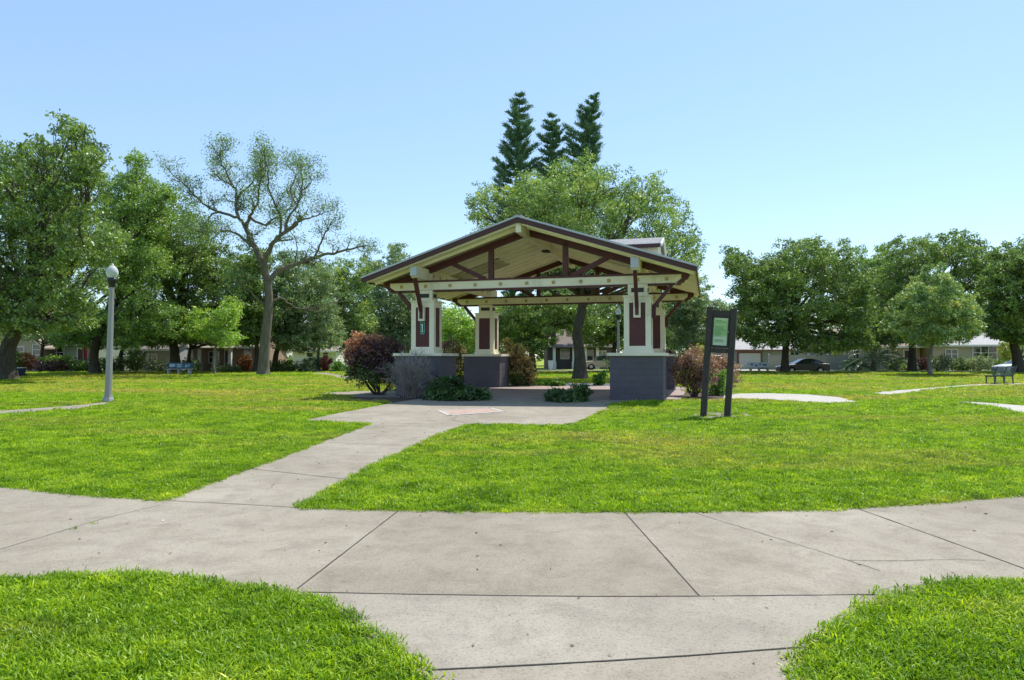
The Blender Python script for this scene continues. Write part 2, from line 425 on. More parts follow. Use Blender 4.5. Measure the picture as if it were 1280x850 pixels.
# joints and cracks
def strip(mb, pts, wd, jit=.0015, z=.0215):
    P = smooth_line(gp(pts), 8) if len(pts) > 2 else [gp(pts)[0].lerp(gp(pts)[1], i / 24) for i in range(25)]
    L = []; n = len(P)
    for i, p in enumerate(P):
        d = (P[min(i + 1, n - 1)] - P[max(i - 1, 0)]).normalized(); q = Vector((-d.y, d.x, 0))
        c = p + q * random.uniform(-jit, jit) * (0 if i in (0, n - 1) else 1); ww = wd * random.uniform(.8, 1.25)
        L.append((c + q * ww / 2, c - q * ww / 2))
    o = len(mb.v)
    for a, b in L: mb.v += [(a.x, a.y, z), (b.x, b.y, z)]
    mb.f += [(o + 2 * i + 1, o + 2 * i + 3, o + 2 * i + 2, o + 2 * i) for i in range(n - 1)]
mb = MB()
for l in ([(203, 628), (290, 632.4), (377, 637.3)], [(499, 640.5), (372, 740)], [(780, 642.4), (874, 749)], [(1067, 636.6), (1170, 674), (1290, 718)],
          [(378, 744.5), (560, 748), (740, 750), (900, 749.5), (1095, 747.5)], [(540, 843), (700, 835), (860, 825), (1004, 814)]): strip(mb, l, .009, .0012)
o = mb.build('joint', M_joint, cross)
mb = MB()
for l in ([(866, 643), (930, 663), (1010, 688), (1100, 717)], [(1060, 704), (1120, 704.5), (1180, 703), (1232, 704)], [(0, 690), (60, 672), (130, 651), (200, 634)]): strip(mb, l, .006, .006)
mb.build('crack', M_crack, cross)
mb = MB()
for l in ([(310, 587.5), (436, 601.5)], [(412, 554.5), (522, 560)], [(462, 530.6), (526, 531), (590, 531.6)]): strip(mb, l, .010, .0012)
mb.build('joint', M_joint, lead)
mb = MB()
for l in ([(590, 531), (566, 526), (573, 521)], ): strip(mb, l, .012, .02)
mb.build('crack', M_crack, plaza)
# worn soil line where the turf meets the concrete
mb = MB()
for l in (cross_top[1:6], cross_top[7:17], cross_lw[1:10], cross_lw[14:24], lead_l, lead_r, [(378, 527), (420, 528.8), (462, 530.5)], [(590, 531.5), (650, 532.4), (715, 532), (757, 513)]): strip(mb, l, .035, .022, .0198)
tag(mb.build('soil_edge', M_mulch), kind='structure')
# brick inset in the plaza
m, nt, out = newmat('worn brick inset'); tc = nd(nt, 'ShaderNodeTexCoord'); mp = nd(nt, 'ShaderNodeMapping'); mp.inputs['Rotation'].default_value = (0, 0, TH); nt.links.new(tc.outputs['Object'], mp.inputs[0])
bk = nd(nt, 'ShaderNodeTexBrick'); bk.inputs['Color1'].default_value = (.34, .19, .14, 1); bk.inputs['Color2'].default_value = (.42, .28, .22, 1); bk.inputs['Mortar'].default_value = (.36, .33, .28, 1)
bk.inputs['Scale'].default_value = 1; bk.inputs['Brick Width'].default_value = .22; bk.inputs['Row Height'].default_value = .11; bk.inputs['Mortar Size'].default_value = .012
nt.links.new(mp.outputs[0], bk.inputs[0]); p = nd(nt, 'ShaderNodeBsdfPrincipled'); p.inputs['Roughness'].default_value = .9
nt.links.new(mixc(nt, ramp(nt, [(.5, (0, 0, 0)), (.7, (.7, .7, .7))], noise(nt, 4, 6, .7, tc.outputs['Object'])), bk.outputs[0], (.36, .32, .24)), p.inputs[0]); nt.links.new(p.outputs[0], out.inputs[0]); M_brick = m
ins = gp([(548, 514), (613, 511), (628, 515.6), (562, 520.3)])
mb = MB(); mb.v = [(p.x, p.y, .023) for p in ins]; mb.f = [(3, 2, 1, 0)]; o = mb.build('brick_inset', M_brick)
if o.data.polygons[0].normal.z < 0: o.data.flip_normals()
tag(o, kind='structure')
mb = MB()
for i in range(4): mb.bar(ins[i] + Vector((0, 0, .02)), ins[(i + 1) % 4] + Vector((0, 0, .02)), .12, .016)
mb.build('border', M_conc2, o)
# pavilion floor
m, nt, out = newmat('brown floor pavers'); tc = nd(nt, 'ShaderNodeTexCoord'); bk = nd(nt, 'ShaderNodeTexBrick')
bk.inputs['Color1'].default_value = (.26, .19, .17, 1); bk.inputs['Color2'].default_value = (.31, .225, .20, 1); bk.inputs['Mortar'].default_value = (.28, .25, .22, 1)
bk.inputs['Scale'].default_value = 1; bk.inputs['Brick Width'].default_value = .4; bk.inputs['Row Height'].default_value = .2; bk.inputs['Mortar Size'].default_value = .01
nt.links.new(tc.outputs['Object'], bk.inputs[0]); p = nd(nt, 'ShaderNodeBsdfPrincipled'); p.inputs['Roughness'].default_value = .8; nt.links.new(bk.outputs[0], p.inputs[0]); nt.links.new(p.outputs[0], out.inputs[0])
fl = empty('floor', wl(0, 0), -TH); fl['kind'] = 'structure'
mb = MB(); mb.box(-5.0, 5.0, -3.86, 5.2, -.1, .06, .012); mb.build('paving', m, fl)
M_edge = M_conc2
mb = MB(); mb.box(-5.0, 5.0, 5.205, 5.5, -.1, .05); mb.build('edging', M_edge, fl)
POLYS.append(np.array([tuple(wl(a, b))[:2] for a, b in ((-5, -3.9), (5, -3.9), (5, 5.5), (-5, 5.5))]))
slab('walkway', [wl(-1.6, 5.6), wl(1.6, 5.6), wl(1.6, 9.5), wl(-1.6, 9.5)], M_conc2)

# ------------------------------------------------------------------ grass (one uncountable mass, instanced clumps)
def inside(poly, X, Y):
    r = np.zeros(len(X), bool); n = len(poly)
    for i in range(n):
        x1, y1 = poly[i]; x2, y2 = poly[(i + 1) % n]
        if y1 == y2: continue
        cnd = ((y1 > Y) != (y2 > Y)) & (X < (x2 - x1) * (Y - y1) / (y2 - y1) + x1); r ^= cnd
    return r
def clump(name, nb, rad, h0, h1, wd, m):
    V, Fc = [], []
    for _ in range(nb):
        a = random.uniform(0, 2 * PI); r = rad * math.sqrt(random.random()); bx, by = r * math.cos(a), r * math.sin(a)
        h = random.uniform(h0, h1); ld = random.uniform(0, 2 * PI); lean = h * random.uniform(.15, 1.3)
        wx, wy = -math.sin(ld) * wd * random.uniform(.6, 1.2) / 2, math.cos(ld) * wd * random.uniform(.6, 1.2) / 2
        tw = random.uniform(-.8, .8); wx, wy = wx * math.cos(tw) - wy * math.sin(tw), wx * math.sin(tw) + wy * math.cos(tw)
        o = len(V)
        for t in (0, .45, .8):
            px, py, pz = bx + math.cos(ld) * lean * t * t, by + math.sin(ld) * lean * t * t, h * (t - .28 * t * t * (lean / h))
            s = 1 - .35 * t
            V += [(px - wx * s, py - wy * s, pz), (px + wx * s, py + wy * s, pz)]
        V.append((bx + math.cos(ld) * lean, by + math.sin(ld) * lean, h * (1 - .32 * lean / h)))
        Fc += [(o, o + 1, o + 3, o + 2), (o + 2, o + 3, o + 5, o + 4), (o + 4, o + 5, o + 6)]
    me = bpy.data.meshes.new(name); me.from_pydata(V, [], Fc); me.materials.append(m); return bpy.data.objects.new(name, me)
m, nt, out = newmat('grass blades')
c = lawn_colour(nt); oi = nd(nt, 'ShaderNodeObjectInfo')
c = mixc(nt, 1.0, c, ramp(nt, [(0, (.45, .55, .55)), (.25, (.75, .82, .8)), (.6, (1, 1, 1)), (.9, (1.3, 1.2, 1.2)), (1, (1.6, 1.4, 1.1))], oi.outputs['Random']), 'MULTIPLY')
g = nd(nt, 'ShaderNodeNewGeometry')
c = mixc(nt, 1.0, c, ramp(nt, [(0, (.7, .8, .8)), (.8, (1.15, 1.1, 1)), (.93, (1.2, 1.12, 1)), (1, (1.9, 1.5, 1.2))], g.outputs['Random Per Island']), 'MULTIPLY')
d = nd(nt, 'ShaderNodeBsdfDiffuse'); t = nd(nt, 'ShaderNodeBsdfTranslucent'); gl = nd(nt, 'ShaderNodeBsdfGlossy'); gl.inputs['Roughness'].default_value = .42
nt.links.new(c, d.inputs[0]); nt.links.new(mixc(nt, 1.0, c, (1.3, 1.3, .6), 'MULTIPLY'), t.inputs[0])
m1 = nd(nt, 'ShaderNodeMixShader', i_0=.42); m2 = nd(nt, 'ShaderNodeMixShader', i_0=.02)
nt.links.new(d.outputs[0], m1.inputs[1]); nt.links.new(t.outputs[0], m1.inputs[2]); nt.links.new(m1.outputs[0], m2.inputs[1]); nt.links.new(gl.outputs[0], m2.inputs[2]); nt.links.new(m2.outputs[0], out.inputs[0])
M_blade = m
gcol = bpy.data.collections.new('grass_clumps')
for i in range(5): gcol.objects.link(clump('grass_clump', 50, .085, .018, .048, .0075, M_blade))
gcol.objects.link(clump('grass_clump', 40, .09, .014, .032, .0095, M_blade))
GD = globals().get('GRASS_DENS', 1.0)
PX, PY, SX, SZ = [], [], [], []
for y0, y1, dens, sx, sz in ((1.6, 3.2, 420, 1, 1), (3.2, 6, 420, 1, 1), (6, 10, 220, 1.15, 1.05), (10, 16, 95, 1.5, 1.15), (16, 26, 42, 2.1, 1.3), (26, 42, 16, 3.0, 1.5), (42, 65.8, 7, 4.2, 1.8)):
    hw = .80 * y1 + 2.0; n = int((y1 - y0) * 2 * hw * dens * GD)
    X = RNG.uniform(-hw, hw, n); Y = RNG.uniform(y0, y1, n)
    k = np.abs(X) < .80 * Y + 2.0; X, Y = X[k], Y[k]
    bad = np.zeros(len(X), bool)
    for P in POLYS:
        bad |= inside(P, X, Y)
        if sx <= 2.2:      # keep clump centres a hand off the edge
            for dx, dy in ((.04, 0), (-.04, 0), (0, .04), (0, -.04)): bad |= inside(P, X + dx * sx, Y + dy * sx)
    bad |= inside(SPARSE, X, Y) & (RNG.random(len(X)) < .72)
    X, Y = X[~bad], Y[~bad]
    PX.append(X); PY.append(Y); SX.append(np.full(len(X), sx) * RNG.uniform(.8, 1.25, len(X))); SZ.append(np.full(len(X), sz) * RNG.uniform(.75, 1.35, len(X)))
for l, dens in ((cross_top[1:6], 46), (cross_top[7:17], 46), (cross_lw[1:10], 40), (cross_lw[14:24], 40), (lead_l, 34), (lead_r, 34), ([(378, 527), (420, 528.8), (462, 530.5)], 22), ([(590, 531.5), (650, 532.4), (715, 532), (757, 513)], 22)):
    Q = smooth_line(gp(l), 8)             # ragged fringe hanging over the edge
    for a, b in zip(Q[:-1], Q[1:]):
        n = int((b - a).length * dens * GD) + 1; t = RNG.random(n); nx, ny = -(b - a).y, (b - a).x; q = math.hypot(nx, ny) + 1e-9; o = RNG.normal(0, .022, n)
        PX.append(a.x + (b.x - a.x) * t + nx / q * o); PY.append(a.y + (b.y - a.y) * t + ny / q * o); k_ = RNG.uniform(.55, 1.15, n); SX.append(k_); SZ.append(k_ * RNG.uniform(.7, 1.3, n))
PX, PY, SX, SZ = map(np.concatenate, (PX, PY, SX, SZ)); N = len(PX)
me = bpy.data.meshes.new('grass'); me.vertices.add(N)
co = np.stack([PX, PY, np.where(PY < 60, 0, -.08 * (PY - 60) / 6.3) + .008], 1)
me.vertices.foreach_set('co', co.astype(np.float32).ravel())
for nm, arr in (('rot', np.stack([RNG.normal(0, .12, N), RNG.normal(0, .12, N), RNG.uniform(0, 2 * PI, N)], 1)), ('scl', np.stack([SX, SX, SZ], 1))):
    a = me.attributes.new(nm, 'FLOAT_VECTOR', 'POINT'); a.data.foreach_set('vector', arr.astype(np.float32).ravel())
a = me.attributes.new('pick', 'INT', 'POINT'); a.data.foreach_set('value', RNG.integers(0, 6, N).astype(np.int32))
go = bpy.data.objects.new('grass', me); col.objects.link(go); me.materials.append(M_blade)
tag(go, 'short mown St Augustine grass covering the park lawns', 'grass', kind='stuff')
ng = bpy.data.node_groups.new('scatter grass', 'GeometryNodeTree')
ng.interface.new_socket('Geometry', in_out='INPUT', socket_type='NodeSocketGeometry'); ng.interface.new_socket('Geometry', in_out='OUTPUT', socket_type='NodeSocketGeometry')
gi = ng.nodes.new('NodeGroupInput'); gout = ng.nodes.new('NodeGroupOutput'); ip = ng.nodes.new('GeometryNodeInstanceOnPoints')
ci = ng.nodes.new('GeometryNodeCollectionInfo'); ci.inputs['Collection'].default_value = gcol; ci.inputs['Separate Children'].default_value = True; ci.inputs['Reset Children'].default_value = True
def na(nm, ty):
    a = ng.nodes.new('GeometryNodeInputNamedAttribute'); a.data_type = ty; a.inputs['Name'].default_value = nm; return a.outputs[0]
ng.links.new(gi.outputs[0], ip.inputs['Points']); ng.links.new(ci.outputs[0], ip.inputs['Instance']); ip.inputs['Pick Instance'].default_value = True
ng.links.new(na('pick', 'INT'), ip.inputs['Instance Index']); e2r = ng.nodes.new('FunctionNodeEulerToRotation'); ng.links.new(na('rot', 'FLOAT_VECTOR'), e2r.inputs[0]); ng.links.new(e2r.outputs[0], ip.inputs['Rotation'])
ng.links.new(na('scl', 'FLOAT_VECTOR'), ip.inputs['Scale']); ng.links.new(ip.outputs[0], gout.inputs[0])
md = go.modifiers.new('scatter', 'NODES'); md.node_group = ng
# ------------------------------------------------------------------ pavilion
M_cream = paint('cream paint', (.78, .72, .55), .55, .08, 1.2, .15, bscale=25, dirt=(.40, .36, .25))
M_deck = paint('cream soffit boards', (.90, .82, .69), .6, .06, 1.5, dirt=(.72, .64, .50))
M_rafter = paint('light cream rafters', (.93, .88, .77), .6, .05)
M_maroon = paint('maroon paint', (.080, .017, .020), .5, .15, 2)
M_dkbrown = paint('dark brown fascia paint', (.062, .020, .022), .5, .15, 2)
M_tan = paint('tan peg paint', (.42, .30, .12), .6)
M_white = paint('white paint', (.74, .74, .72), .5, .05)
M_grey = paint('grey metal edge', (.40, .42, .44), .4, .08, 2, metal=.3)
M_vent = paint('dark vent louvre', (.04, .038, .04), .7)
def blockmat(name, c, mort):
    m, nt, out = newmat(name); tc = nd(nt, 'ShaderNodeTexCoord'); sx = nd(nt, 'ShaderNodeSeparateXYZ'); nt.links.new(tc.outputs['Object'], sx.inputs[0])
    ad = nd(nt, 'ShaderNodeMath', operation='ADD'); nt.links.new(sx.outputs[0], ad.inputs[0]); nt.links.new(sx.outputs[1], ad.inputs[1])
    cb = nd(nt, 'ShaderNodeCombineXYZ'); nt.links.new(ad.outputs[0], cb.inputs[0]); nt.links.new(sx.outputs[2], cb.inputs[1])
    bk = nd(nt, 'ShaderNodeTexBrick'); bk.inputs['Scale'].default_value = 1; bk.inputs['Brick Width'].default_value = .4; bk.inputs['Row Height'].default_value = .2; bk.inputs['Mortar Size'].default_value = .008
    bk.inputs['Color1'].default_value = (*c, 1); bk.inputs['Color2'].default_value = (*[x * .9 for x in c], 1); bk.inputs['Mortar'].default_value = (*mort, 1); nt.links.new(cb.outputs[0], bk.inputs[0])
    p = nd(nt, 'ShaderNodeBsdfPrincipled'); p.inputs['Roughness'].default_value = .75
    dirt = ramp(nt, [(.5, (1, 1, 1)), (.8, (.78, .76, .72))], noise(nt, 2.2, 7, .7, tc.outputs['Object']))
    nt.links.new(mixc(nt, 1.0, bk.outputs[0], dirt, 'MULTIPLY'), p.inputs[0])
    b = nd(nt, 'ShaderNodeBump'); b.inputs['Strength'].default_value = .5; b.inputs['Distance'].default_value = .01; b.invert = True
    nt.links.new(bk.outputs['Fac'], b.inputs['Height']); nt.links.new(b.outputs[0], p.inputs['Normal']); nt.links.new(p.outputs[0], out.inputs[0]); return m
M_block = blockmat('slate purple painted block', (.108, .096, .116), (.084, .075, .092))
def shinglemat(name, a, b2):
    m, nt, out = newmat(name); tc = nd(nt, 'ShaderNodeTexCoord')
    bk = nd(nt, 'ShaderNodeTexBrick'); bk.inputs['Scale'].default_value = 1; bk.inputs['Brick Width'].default_value = .3; bk.inputs['Row Height'].default_value = .14; bk.inputs['Mortar Size'].default_value = .008
    bk.inputs['Color1'].default_value = (*a, 1); bk.inputs['Color2'].default_value = (*b2, 1); bk.inputs['Mortar'].default_value = (*[x * .55 for x in a], 1)
    nt.links.new(tc.outputs['Object'], bk.inputs[0]); p = nd(nt, 'ShaderNodeBsdfPrincipled'); p.inputs['Roughness'].default_value = .95
    nt.links.new(mixc(nt, 1.0, bk.outputs[0], ramp(nt, [(.3, (.8, .8, .8)), (.7, (1.15, 1.12, 1.1))], noise(nt, 9, 6, .7, tc.outputs['Object'])), 'MULTIPLY'), p.inputs[0]); nt.links.new(p.outputs[0], out.inputs[0]); return m
M_shingle = shinglemat('grey asphalt shingles', (.235, .24, .245), (.31, .315, .32))

pav = empty('pavilion', wl(0, 0), -TH, 'craftsman park pavilion with cream gable roof and maroon panelled columns on slate block plinths', 'pavilion')
HX, FY, BY = 5.5, -4.67, 4.67            # roof half width and its front and back edges
ZR, ZE = 5.884, 4.104
SL = (ZR - ZE) / HX
def zr(x): return ZR - SL * abs(x)
cw, cd, pw, pd = .852, .732, 1.654, 1.482
# plinths and columns
for sx in (-1, 1):
    for sy in (-1, 1):
        cx, cy = sx * PU, sy * (PV - cd / 2)
        mb = MB(); mb.box(cx - pw / 2, cx + pw / 2, cy - pd / 2, cy + pd / 2, -.1, 1.40); pl = mb.build('plinth', M_block, pav, bevel=.012)
        mb = MB(); mb.box(cx - pw / 2 - .08, cx + pw / 2 + .08, cy - pd / 2 - .08, cy + pd / 2 + .08, 1.402, 1.5); mb.build('cap', M_cream, pl, bevel=.012)
        mb = MB(); mb.box(cx - cw / 2 - .035, cx + cw / 2 + .035, cy - cd / 2 - .035, cy + cd / 2 + .035, 1.502, 1.60)
        mb.box(cx - cw / 2 + .03, cx + cw / 2 - .03, cy - cd / 2 + .03, cy + cd / 2 - .03, 1.60, 3.29)
        b = .17                           # corner boards and rails round each recessed panel
        for i in (-1, 1):
            for j in (-1, 1):
                x0 = cx + i * cw / 2; y0 = cy + j * cd / 2
                mb.box(min(x0, x0 - i * b), max(x0, x0 - i * b), min(y0, y0 - j * b), max(y0, y0 - j * b), 1.602, 3.288)
        for z0, z1 in ((1.602, 1.72), (3.10, 3.288)):
            for j in (-1, 1):
                y0 = cy + j * cd / 2; mb.box(cx - cw / 2 + b + .002, cx + cw / 2 - b - .002, min(y0 - j * .003, y0 - j * .06), max(y0 - j * .003, y0 - j * .06), z0, z1)
                x0 = cx + j * cw / 2; mb.box(min(x0 - j * .003, x0 - j * .06), max(x0 - j * .003, x0 - j * .06), cy - cd / 2 + b + .002, cy + cd / 2 - b - .002, z0, z1)
        mb.box(cx - cw / 2 - .03, cx + cw / 2 + .03, cy - cd / 2 - .03, cy + cd / 2 + .03, 3.29, 3.335)
        mb.box(cx - .31, cx + .31, cy - .25, cy + .25, 3.335, 3.70)
        co_ = mb.build('column', M_cream, pav)
        for j in (-1, 1):
            mb = MB(); y0 = cy + j * (cd / 2 - .03); mb.box(cx - cw / 2 + b, cx + cw / 2 - b, min(y0, y0 + j * .008), max(y0, y0 + j * .008), 1.72, 3.10); mb.build('panel', M_maroon, co_)
            mb = MB(); x0 = cx + j * (cw / 2 - .03); mb.box(min(x0, x0 + j * .008), max(x0, x0 + j * .008), cy - cd / 2 + b, cy + cd / 2 - b, 1.72, 3.10); mb.build('panel', M_maroon, co_)
            mb = MB(); y0 = cy + j * .25; mb.box(cx - .2, cx + .2, min(y0, y0 + j * .012), max(y0, y0 + j * .012), 3.44, 3.58); mb.build('vent', M_vent, co_)
            mb = MB(); x0 = cx + j * .31; mb.box(min(x0, x0 + j * .012), max(x0, x0 + j * .012), cy - .15, cy + .15, 3.44, 3.58); mb.build('vent', M_vent, co_)
        # knee brace to the front (or back) end of the plate beam, in its cream shoe
        yf = cy + sy * cd / 2
        mb = MB(); mb.bar((cx, sy * 4.42, 4.03), (cx, yf + sy * .10, 2.95), .11, .13); mb.bar((cx, yf + sy * .09, 3.02), (cx, yf + sy * .09, 2.70), .11, .12, (0, 1, 0)); mb.build('knee_brace', M_maroon, pav)
        mb = MB(); mb.box(cx - .11, cx - .058, min(yf + sy * .002, yf + sy * .12), max(yf + sy * .002, yf + sy * .12), 2.62, 3.1); mb.box(cx + .058, cx + .11, min(yf + sy * .002, yf + sy * .12), max(yf + sy * .002, yf + sy * .12), 2.62, 3.1)
        mb.box(cx - .057, cx + .057, min(yf + sy * .002, yf + sy * .12), max(yf + sy * .002, yf + sy * .12), 2.62, 2.695); mb.build('brace_shoe', M_cream, pav)
        # side brace to the end of the tie beam
        mb = MB(); mb.bar((sx * 4.75, cy, 3.66), (cx + sx * (cw / 2 + .06), cy, 2.98), .11, .13, (0, 1, 0)); mb.bar((cx + sx * (cw / 2 + .07), cy, 3.04), (cx + sx * (cw / 2 + .07), cy, 2.62), .12, .11, (0, 1, 0)); mb.build('side_brace', M_maroon, pav)
        if sx == -1 and sy == -1: NL = co_
# plaque on the near left column
mb = MB(); yq = -PV + .022; cxq = -PU
n = 14; P = [(cxq - .085, yq, 2.62)]
P = [(cxq + .085 * math.cos(t), yq, 2.24 + .085 * math.sin(t)) for t in [PI + PI * i / n for i in range(n + 1)]] + [(cxq + .085, yq, 2.60), (cxq - .085, yq, 2.60)]
mb.prism(P, (0, -.02, 0)); pq = mb.build('plaque', paint('pale green plaque rim', (.10, .36, .24), .4), NL); pq['label'] = 'green number plaque with a white 1'
P = [(cxq + .06 * math.cos(t), yq - .022, 2.25 + .06 * math.sin(t)) for t in [PI + PI * i / n for i in range(n + 1)]] + [(cxq + .06, yq - .022, 2.575), (cxq - .06, yq - .022, 2.575)]
mb = MB(); mb.prism(P, (0, -.008, 0)); P2 = mb
for q in P2.v: pass
dk = P2.build('plaque_face', paint('dark green plaque', (.012, .10, .06), .4), NL)
mb = MB(); z0 = 2.26
mb.box(cxq - .016, cxq + .016, yq - .036, yq - .031, z0, z0 + .26); mb.bar((cxq - .015, yq - .0335, z0 + .245), (cxq - .045, yq - .0335, z0 + .215), .022, .005, (0, 1, 0)); mb.box(cxq - .038, cxq + .038, yq - .0365, yq - .0305, z0 - .018, z0)
mb.build('numeral', M_white, NL)
# tie beams, truss members
for sy in (-1, 1):
    y0 = sy * (PV - cd / 2)
    mb = MB(); mb.prism([(-4.85, y0 - .13, 3.72), (4.85, y0 - .13, 3.72), (5.05, y0 - .13, 3.85), (5.05, y0 - .13, 3.99), (-5.05, y0 - .13, 3.99), (-5.05, y0 - .13, 3.85)], (0, .26, 0)); tb = mb.build('tie_beam', M_cream, pav)
    mb = MB(); mb.box(-5.02, 5.02, y0 - .16, y0 + .16, 3.992, 4.055); mb.box(-4.85, 4.85, y0 - .16, y0 + .16, 3.665, 3.718); mb.build('beam_trim', M_maroon, tb)
    for s in (-1, 1):                     # notched dark beam ends
        mb = MB(); P = [(4.87, 3.66), (5.02, 3.66), (5.06, 3.73), (5.13, 3.74), (5.17, 3.82), (5.24, 3.84), (5.30, 3.93), (5.30, 4.03), (5.053, 4.05), (5.053, 3.848)]
        mb.prism([(s * a, y0 - .14, z) for a, z in P], (0, .28, 0)); mb.build('beam_end', M_maroon, tb)
    for x in [-4.6 + .92 * i for i in range(11)]:
        mb = MB(); mb.box(x - .055, x + .055, y0 - .148, y0 + .148, 3.80, 3.91); mb.build('peg', M_tan, tb)
    zc = lambda x: zr(x) - .30
    for s in (-1, 1):
        mb = MB(); mb.bar((0.0, y0, zc(0)), (s * 5.15, y0, zc(5.15)), .2, .17, (0, 1, 0)); mb.v = [(a, b, c) for a, b, c in mb.v]; mb.build('truss_chord', M_maroon, pav)
        mb = MB(); mb.bar((s * 1.30, y0, 4.056), (s * 1.30, y0, zc(1.3) - .02), .17, .17, (0, 1, 0)); mb.build('truss_post', M_maroon, pav)
        mb = MB(); mb.bar((s * 1.52, y0, 4.06), (s * 2.75, y0, zc(2.75) - .05), .15, .15, (0, 1, 0)); mb.build('truss_strut', M_maroon, pav)
# plate beams along the depth, ridge beam
for s in (-1, 1):
    x = s * PU
    mb = MB(); top_ = zr(PU + .12) - .21
    mb.prism([(x - .125, -4.52, 4.16), (x - .125, -4.40, 4.058), (x - .125, 4.40, 4.058), (x - .125, 4.52, 4.16), (x - .125, 4.52, top_), (x - .125, -4.52, top_)], (.25, 0, 0)); pb = mb.build('plate_beam', M_cream, pav)
    for e in (-1, 1): mb = MB(); mb.box(x - .122, x + .122, min(e * 4.522, e * 4.55), max(e * 4.522, e * 4.55), 4.12, top_ - .01); mb.build('end_cap', M_grey, pb)
    for y in [-3.1 + .62 * i for i in range(11)]:
        mb = MB(); mb.box(x - .138, x + .138, y - .05, y + .05, 4.20, 4.30); mb.build('peg', M_tan, pb)
mb = MB(); mb.box(-.09, .09, FY + .06, BY - .06, ZR - .50, ZR - .20); mb.build('ridge_beam', M_cream, pav)
mb = MB(); mb.box(-.14, .14, -.9, -.5, ZR - .56, ZR - .505); mb.build('ceiling_light', M_vent, pav)
# roof: boarded deck under shingles, a hole under each dormer
def deckpiece(mb, s, xa, xb, ya, yb, t0, t1):
    P = [(s * xa, ya, zr(xa) + t0), (s * xb, ya, zr(xb) + t0), (s * xb, ya, zr(xb) + t1), (s * xa, ya, zr(xa) + t1)]
    mb.prism(P, (0, yb - ya, 0))
DH, DX0, DX1 = 1.05, 1.85, 3.95
for s in (-1, 1):
    for nm, t0, t1, mat_ in (('roof_deck', -.12, -.075, M_deck), ('shingles', -.072, 0.0, M_shingle)):
        mb = MB()
        for a in (((.0, HX, FY, -DH), (.0, HX, DH, BY), (.0, DX0, -DH, DH), (DX1, HX, -DH, DH))): deckpiece(mb, s, *a, t0, t1)
        mb.build(nm, mat_, pav)
    mb = MB()
    for i in range(60):                   # board seams run with the eave: thin dark grooves
        pass
    # rafters up the slope
    for i, y in enumerate([FY + .12] + [FY + .78 + .66 * k for k in range(13)] + [BY - .12]):
        x1 = HX - .06
        segs = [(.10, x1)] if abs(y) > DH + .05 else [(.10, DX0), (DX1, x1)]
        for a, b in segs:
            mb = MB(); P = [(s * a, y - .03, zr(a) - .122), (s * b, y - .03, zr(b) - .122), (s * b, y - .03, zr(b) - .21), (s * a, y - .03, zr(a) - .225)]
            mb.prism(P, (0, .06, 0)); mb.build('rafter', M_rafter, pav)
    # fascias: sloping at both gables, level along the eave
    for y0, e in ((FY, -1), (BY, 1)):
        mb = MB(); ya, yb = sorted((y0, y0 + e * .045))
        mb.prism([(0, ya, ZR - .03), (s * HX, ya, zr(HX) - .03), (s * HX, ya, zr(HX) - .19), (0, ya, ZR - .19)], (0, yb - ya, 0)); mb.build('fascia', M_dkbrown, pav)
        mb = MB(); ya, yb = sorted((y0 - e * .01, y0 + e * .075))
        mb.prism([(0, ya, ZR + .035), (s * (HX + .05), ya, zr(HX + .05) + .035), (s * (HX + .05), ya, zr(HX + .05) - .028), (0, ya, ZR - .028)], (0, yb - ya, 0)); mb.build('drip_edge', M_grey, pav)
    mb = MB(); mb.box(min(s * (HX + .002), s * (HX + .05)), max(s * (HX + .002), s * (HX + .05)), FY - .04, BY + .04, ZE - .17, ZE - .04); mb.build('fascia', M_dkbrown, pav)
    # dormer
    zt, hw, x_out = 5.73, 1.25, 4.15
    ds = .33
    dm = MB()
    for e in (-1, 1):                     # two small shingled slopes
        xin_r = (ZR - zt) / SL; ze_ = zt - ds * hw; xin_e = (ZR - ze_) / SL
        A = [(s * xin_r, 0, zt), (s * (x_out + .12), 0, zt), (s * (x_out + .12), e * hw, ze_), (s * xin_e, e * hw, ze_)]
        dm.prism(A, (0, 0, .07))
    dob = dm.build('dormer', M_shingle, pav)
    mb = MB(); hi = DH - .02
    for e in (-1, 1):                     # cheeks
        ze_ = zt - ds * hi - .015
        P = [(s * ((ZR - ze_) / SL), e * hi, ze_), (s * x_out, e * hi, ze_), (s * x_out, e * hi, zr(x_out) - .05), (s * (DX0 - .1), e * hi, zr(DX0 - .1) - .05)]
        mb.prism(P, (0, -e * .05, 0))
    mb.prism([(s * x_out, -hi + .06, zr(x_out) - .05), (s * x_out, hi - .06, zr(x_out) - .05), (s * x_out, hi - .06, zt - ds * hi - .02), (s * x_out, 0, zt - .02), (s * x_out, -hi + .06, zt - ds * hi - .02)], (-s * .05, 0, 0))
    mb.build('dormer_wall', M_cream, dob)
    mb = MB()
    for e in (-1, 1):
        a = Vector((s * (x_out + .14), 0, zt + .0)); b = Vector((s * (x_out + .14), e * (hw + .02), zt - ds * hw)); mb.bar(a, b, .05, .10, (0, 0, 1))
    mb.build('dormer_fascia', M_white, dob)
    for e in (-1, 1): mb = MB(); mb.box(min(s * 1.9, s * (x_out + .1)), max(s * 1.9, s * (x_out + .1)), min(e * (hw + .002), e * (hw + .03)), max(e * (hw + .002), e * (hw + .03)), zt - ds * hw - .08, zt - ds * hw + .05); mb.build('dormer_eave', M_dkbrown, dob)
    mb = MB()
    for y in (-.5, 0, .5):
        P = [(DX0, zr(DX0) - .09), (DX1, zr(DX1) - .09), (DX1, zr(DX1) - .17), (DX0, zr(DX0) - .17)]
        mb.prism([(s * a, y - .03, z) for a, z in P], (0, .06, 0))
    mb.build('opening_bar', M_cream, dob)
mb = MB(); mb.bar((0, FY - .05, ZR + .03), (0, BY + .05, ZR + .03), .22, .05); mb.build('ridge_cap', M_shingle, pav)

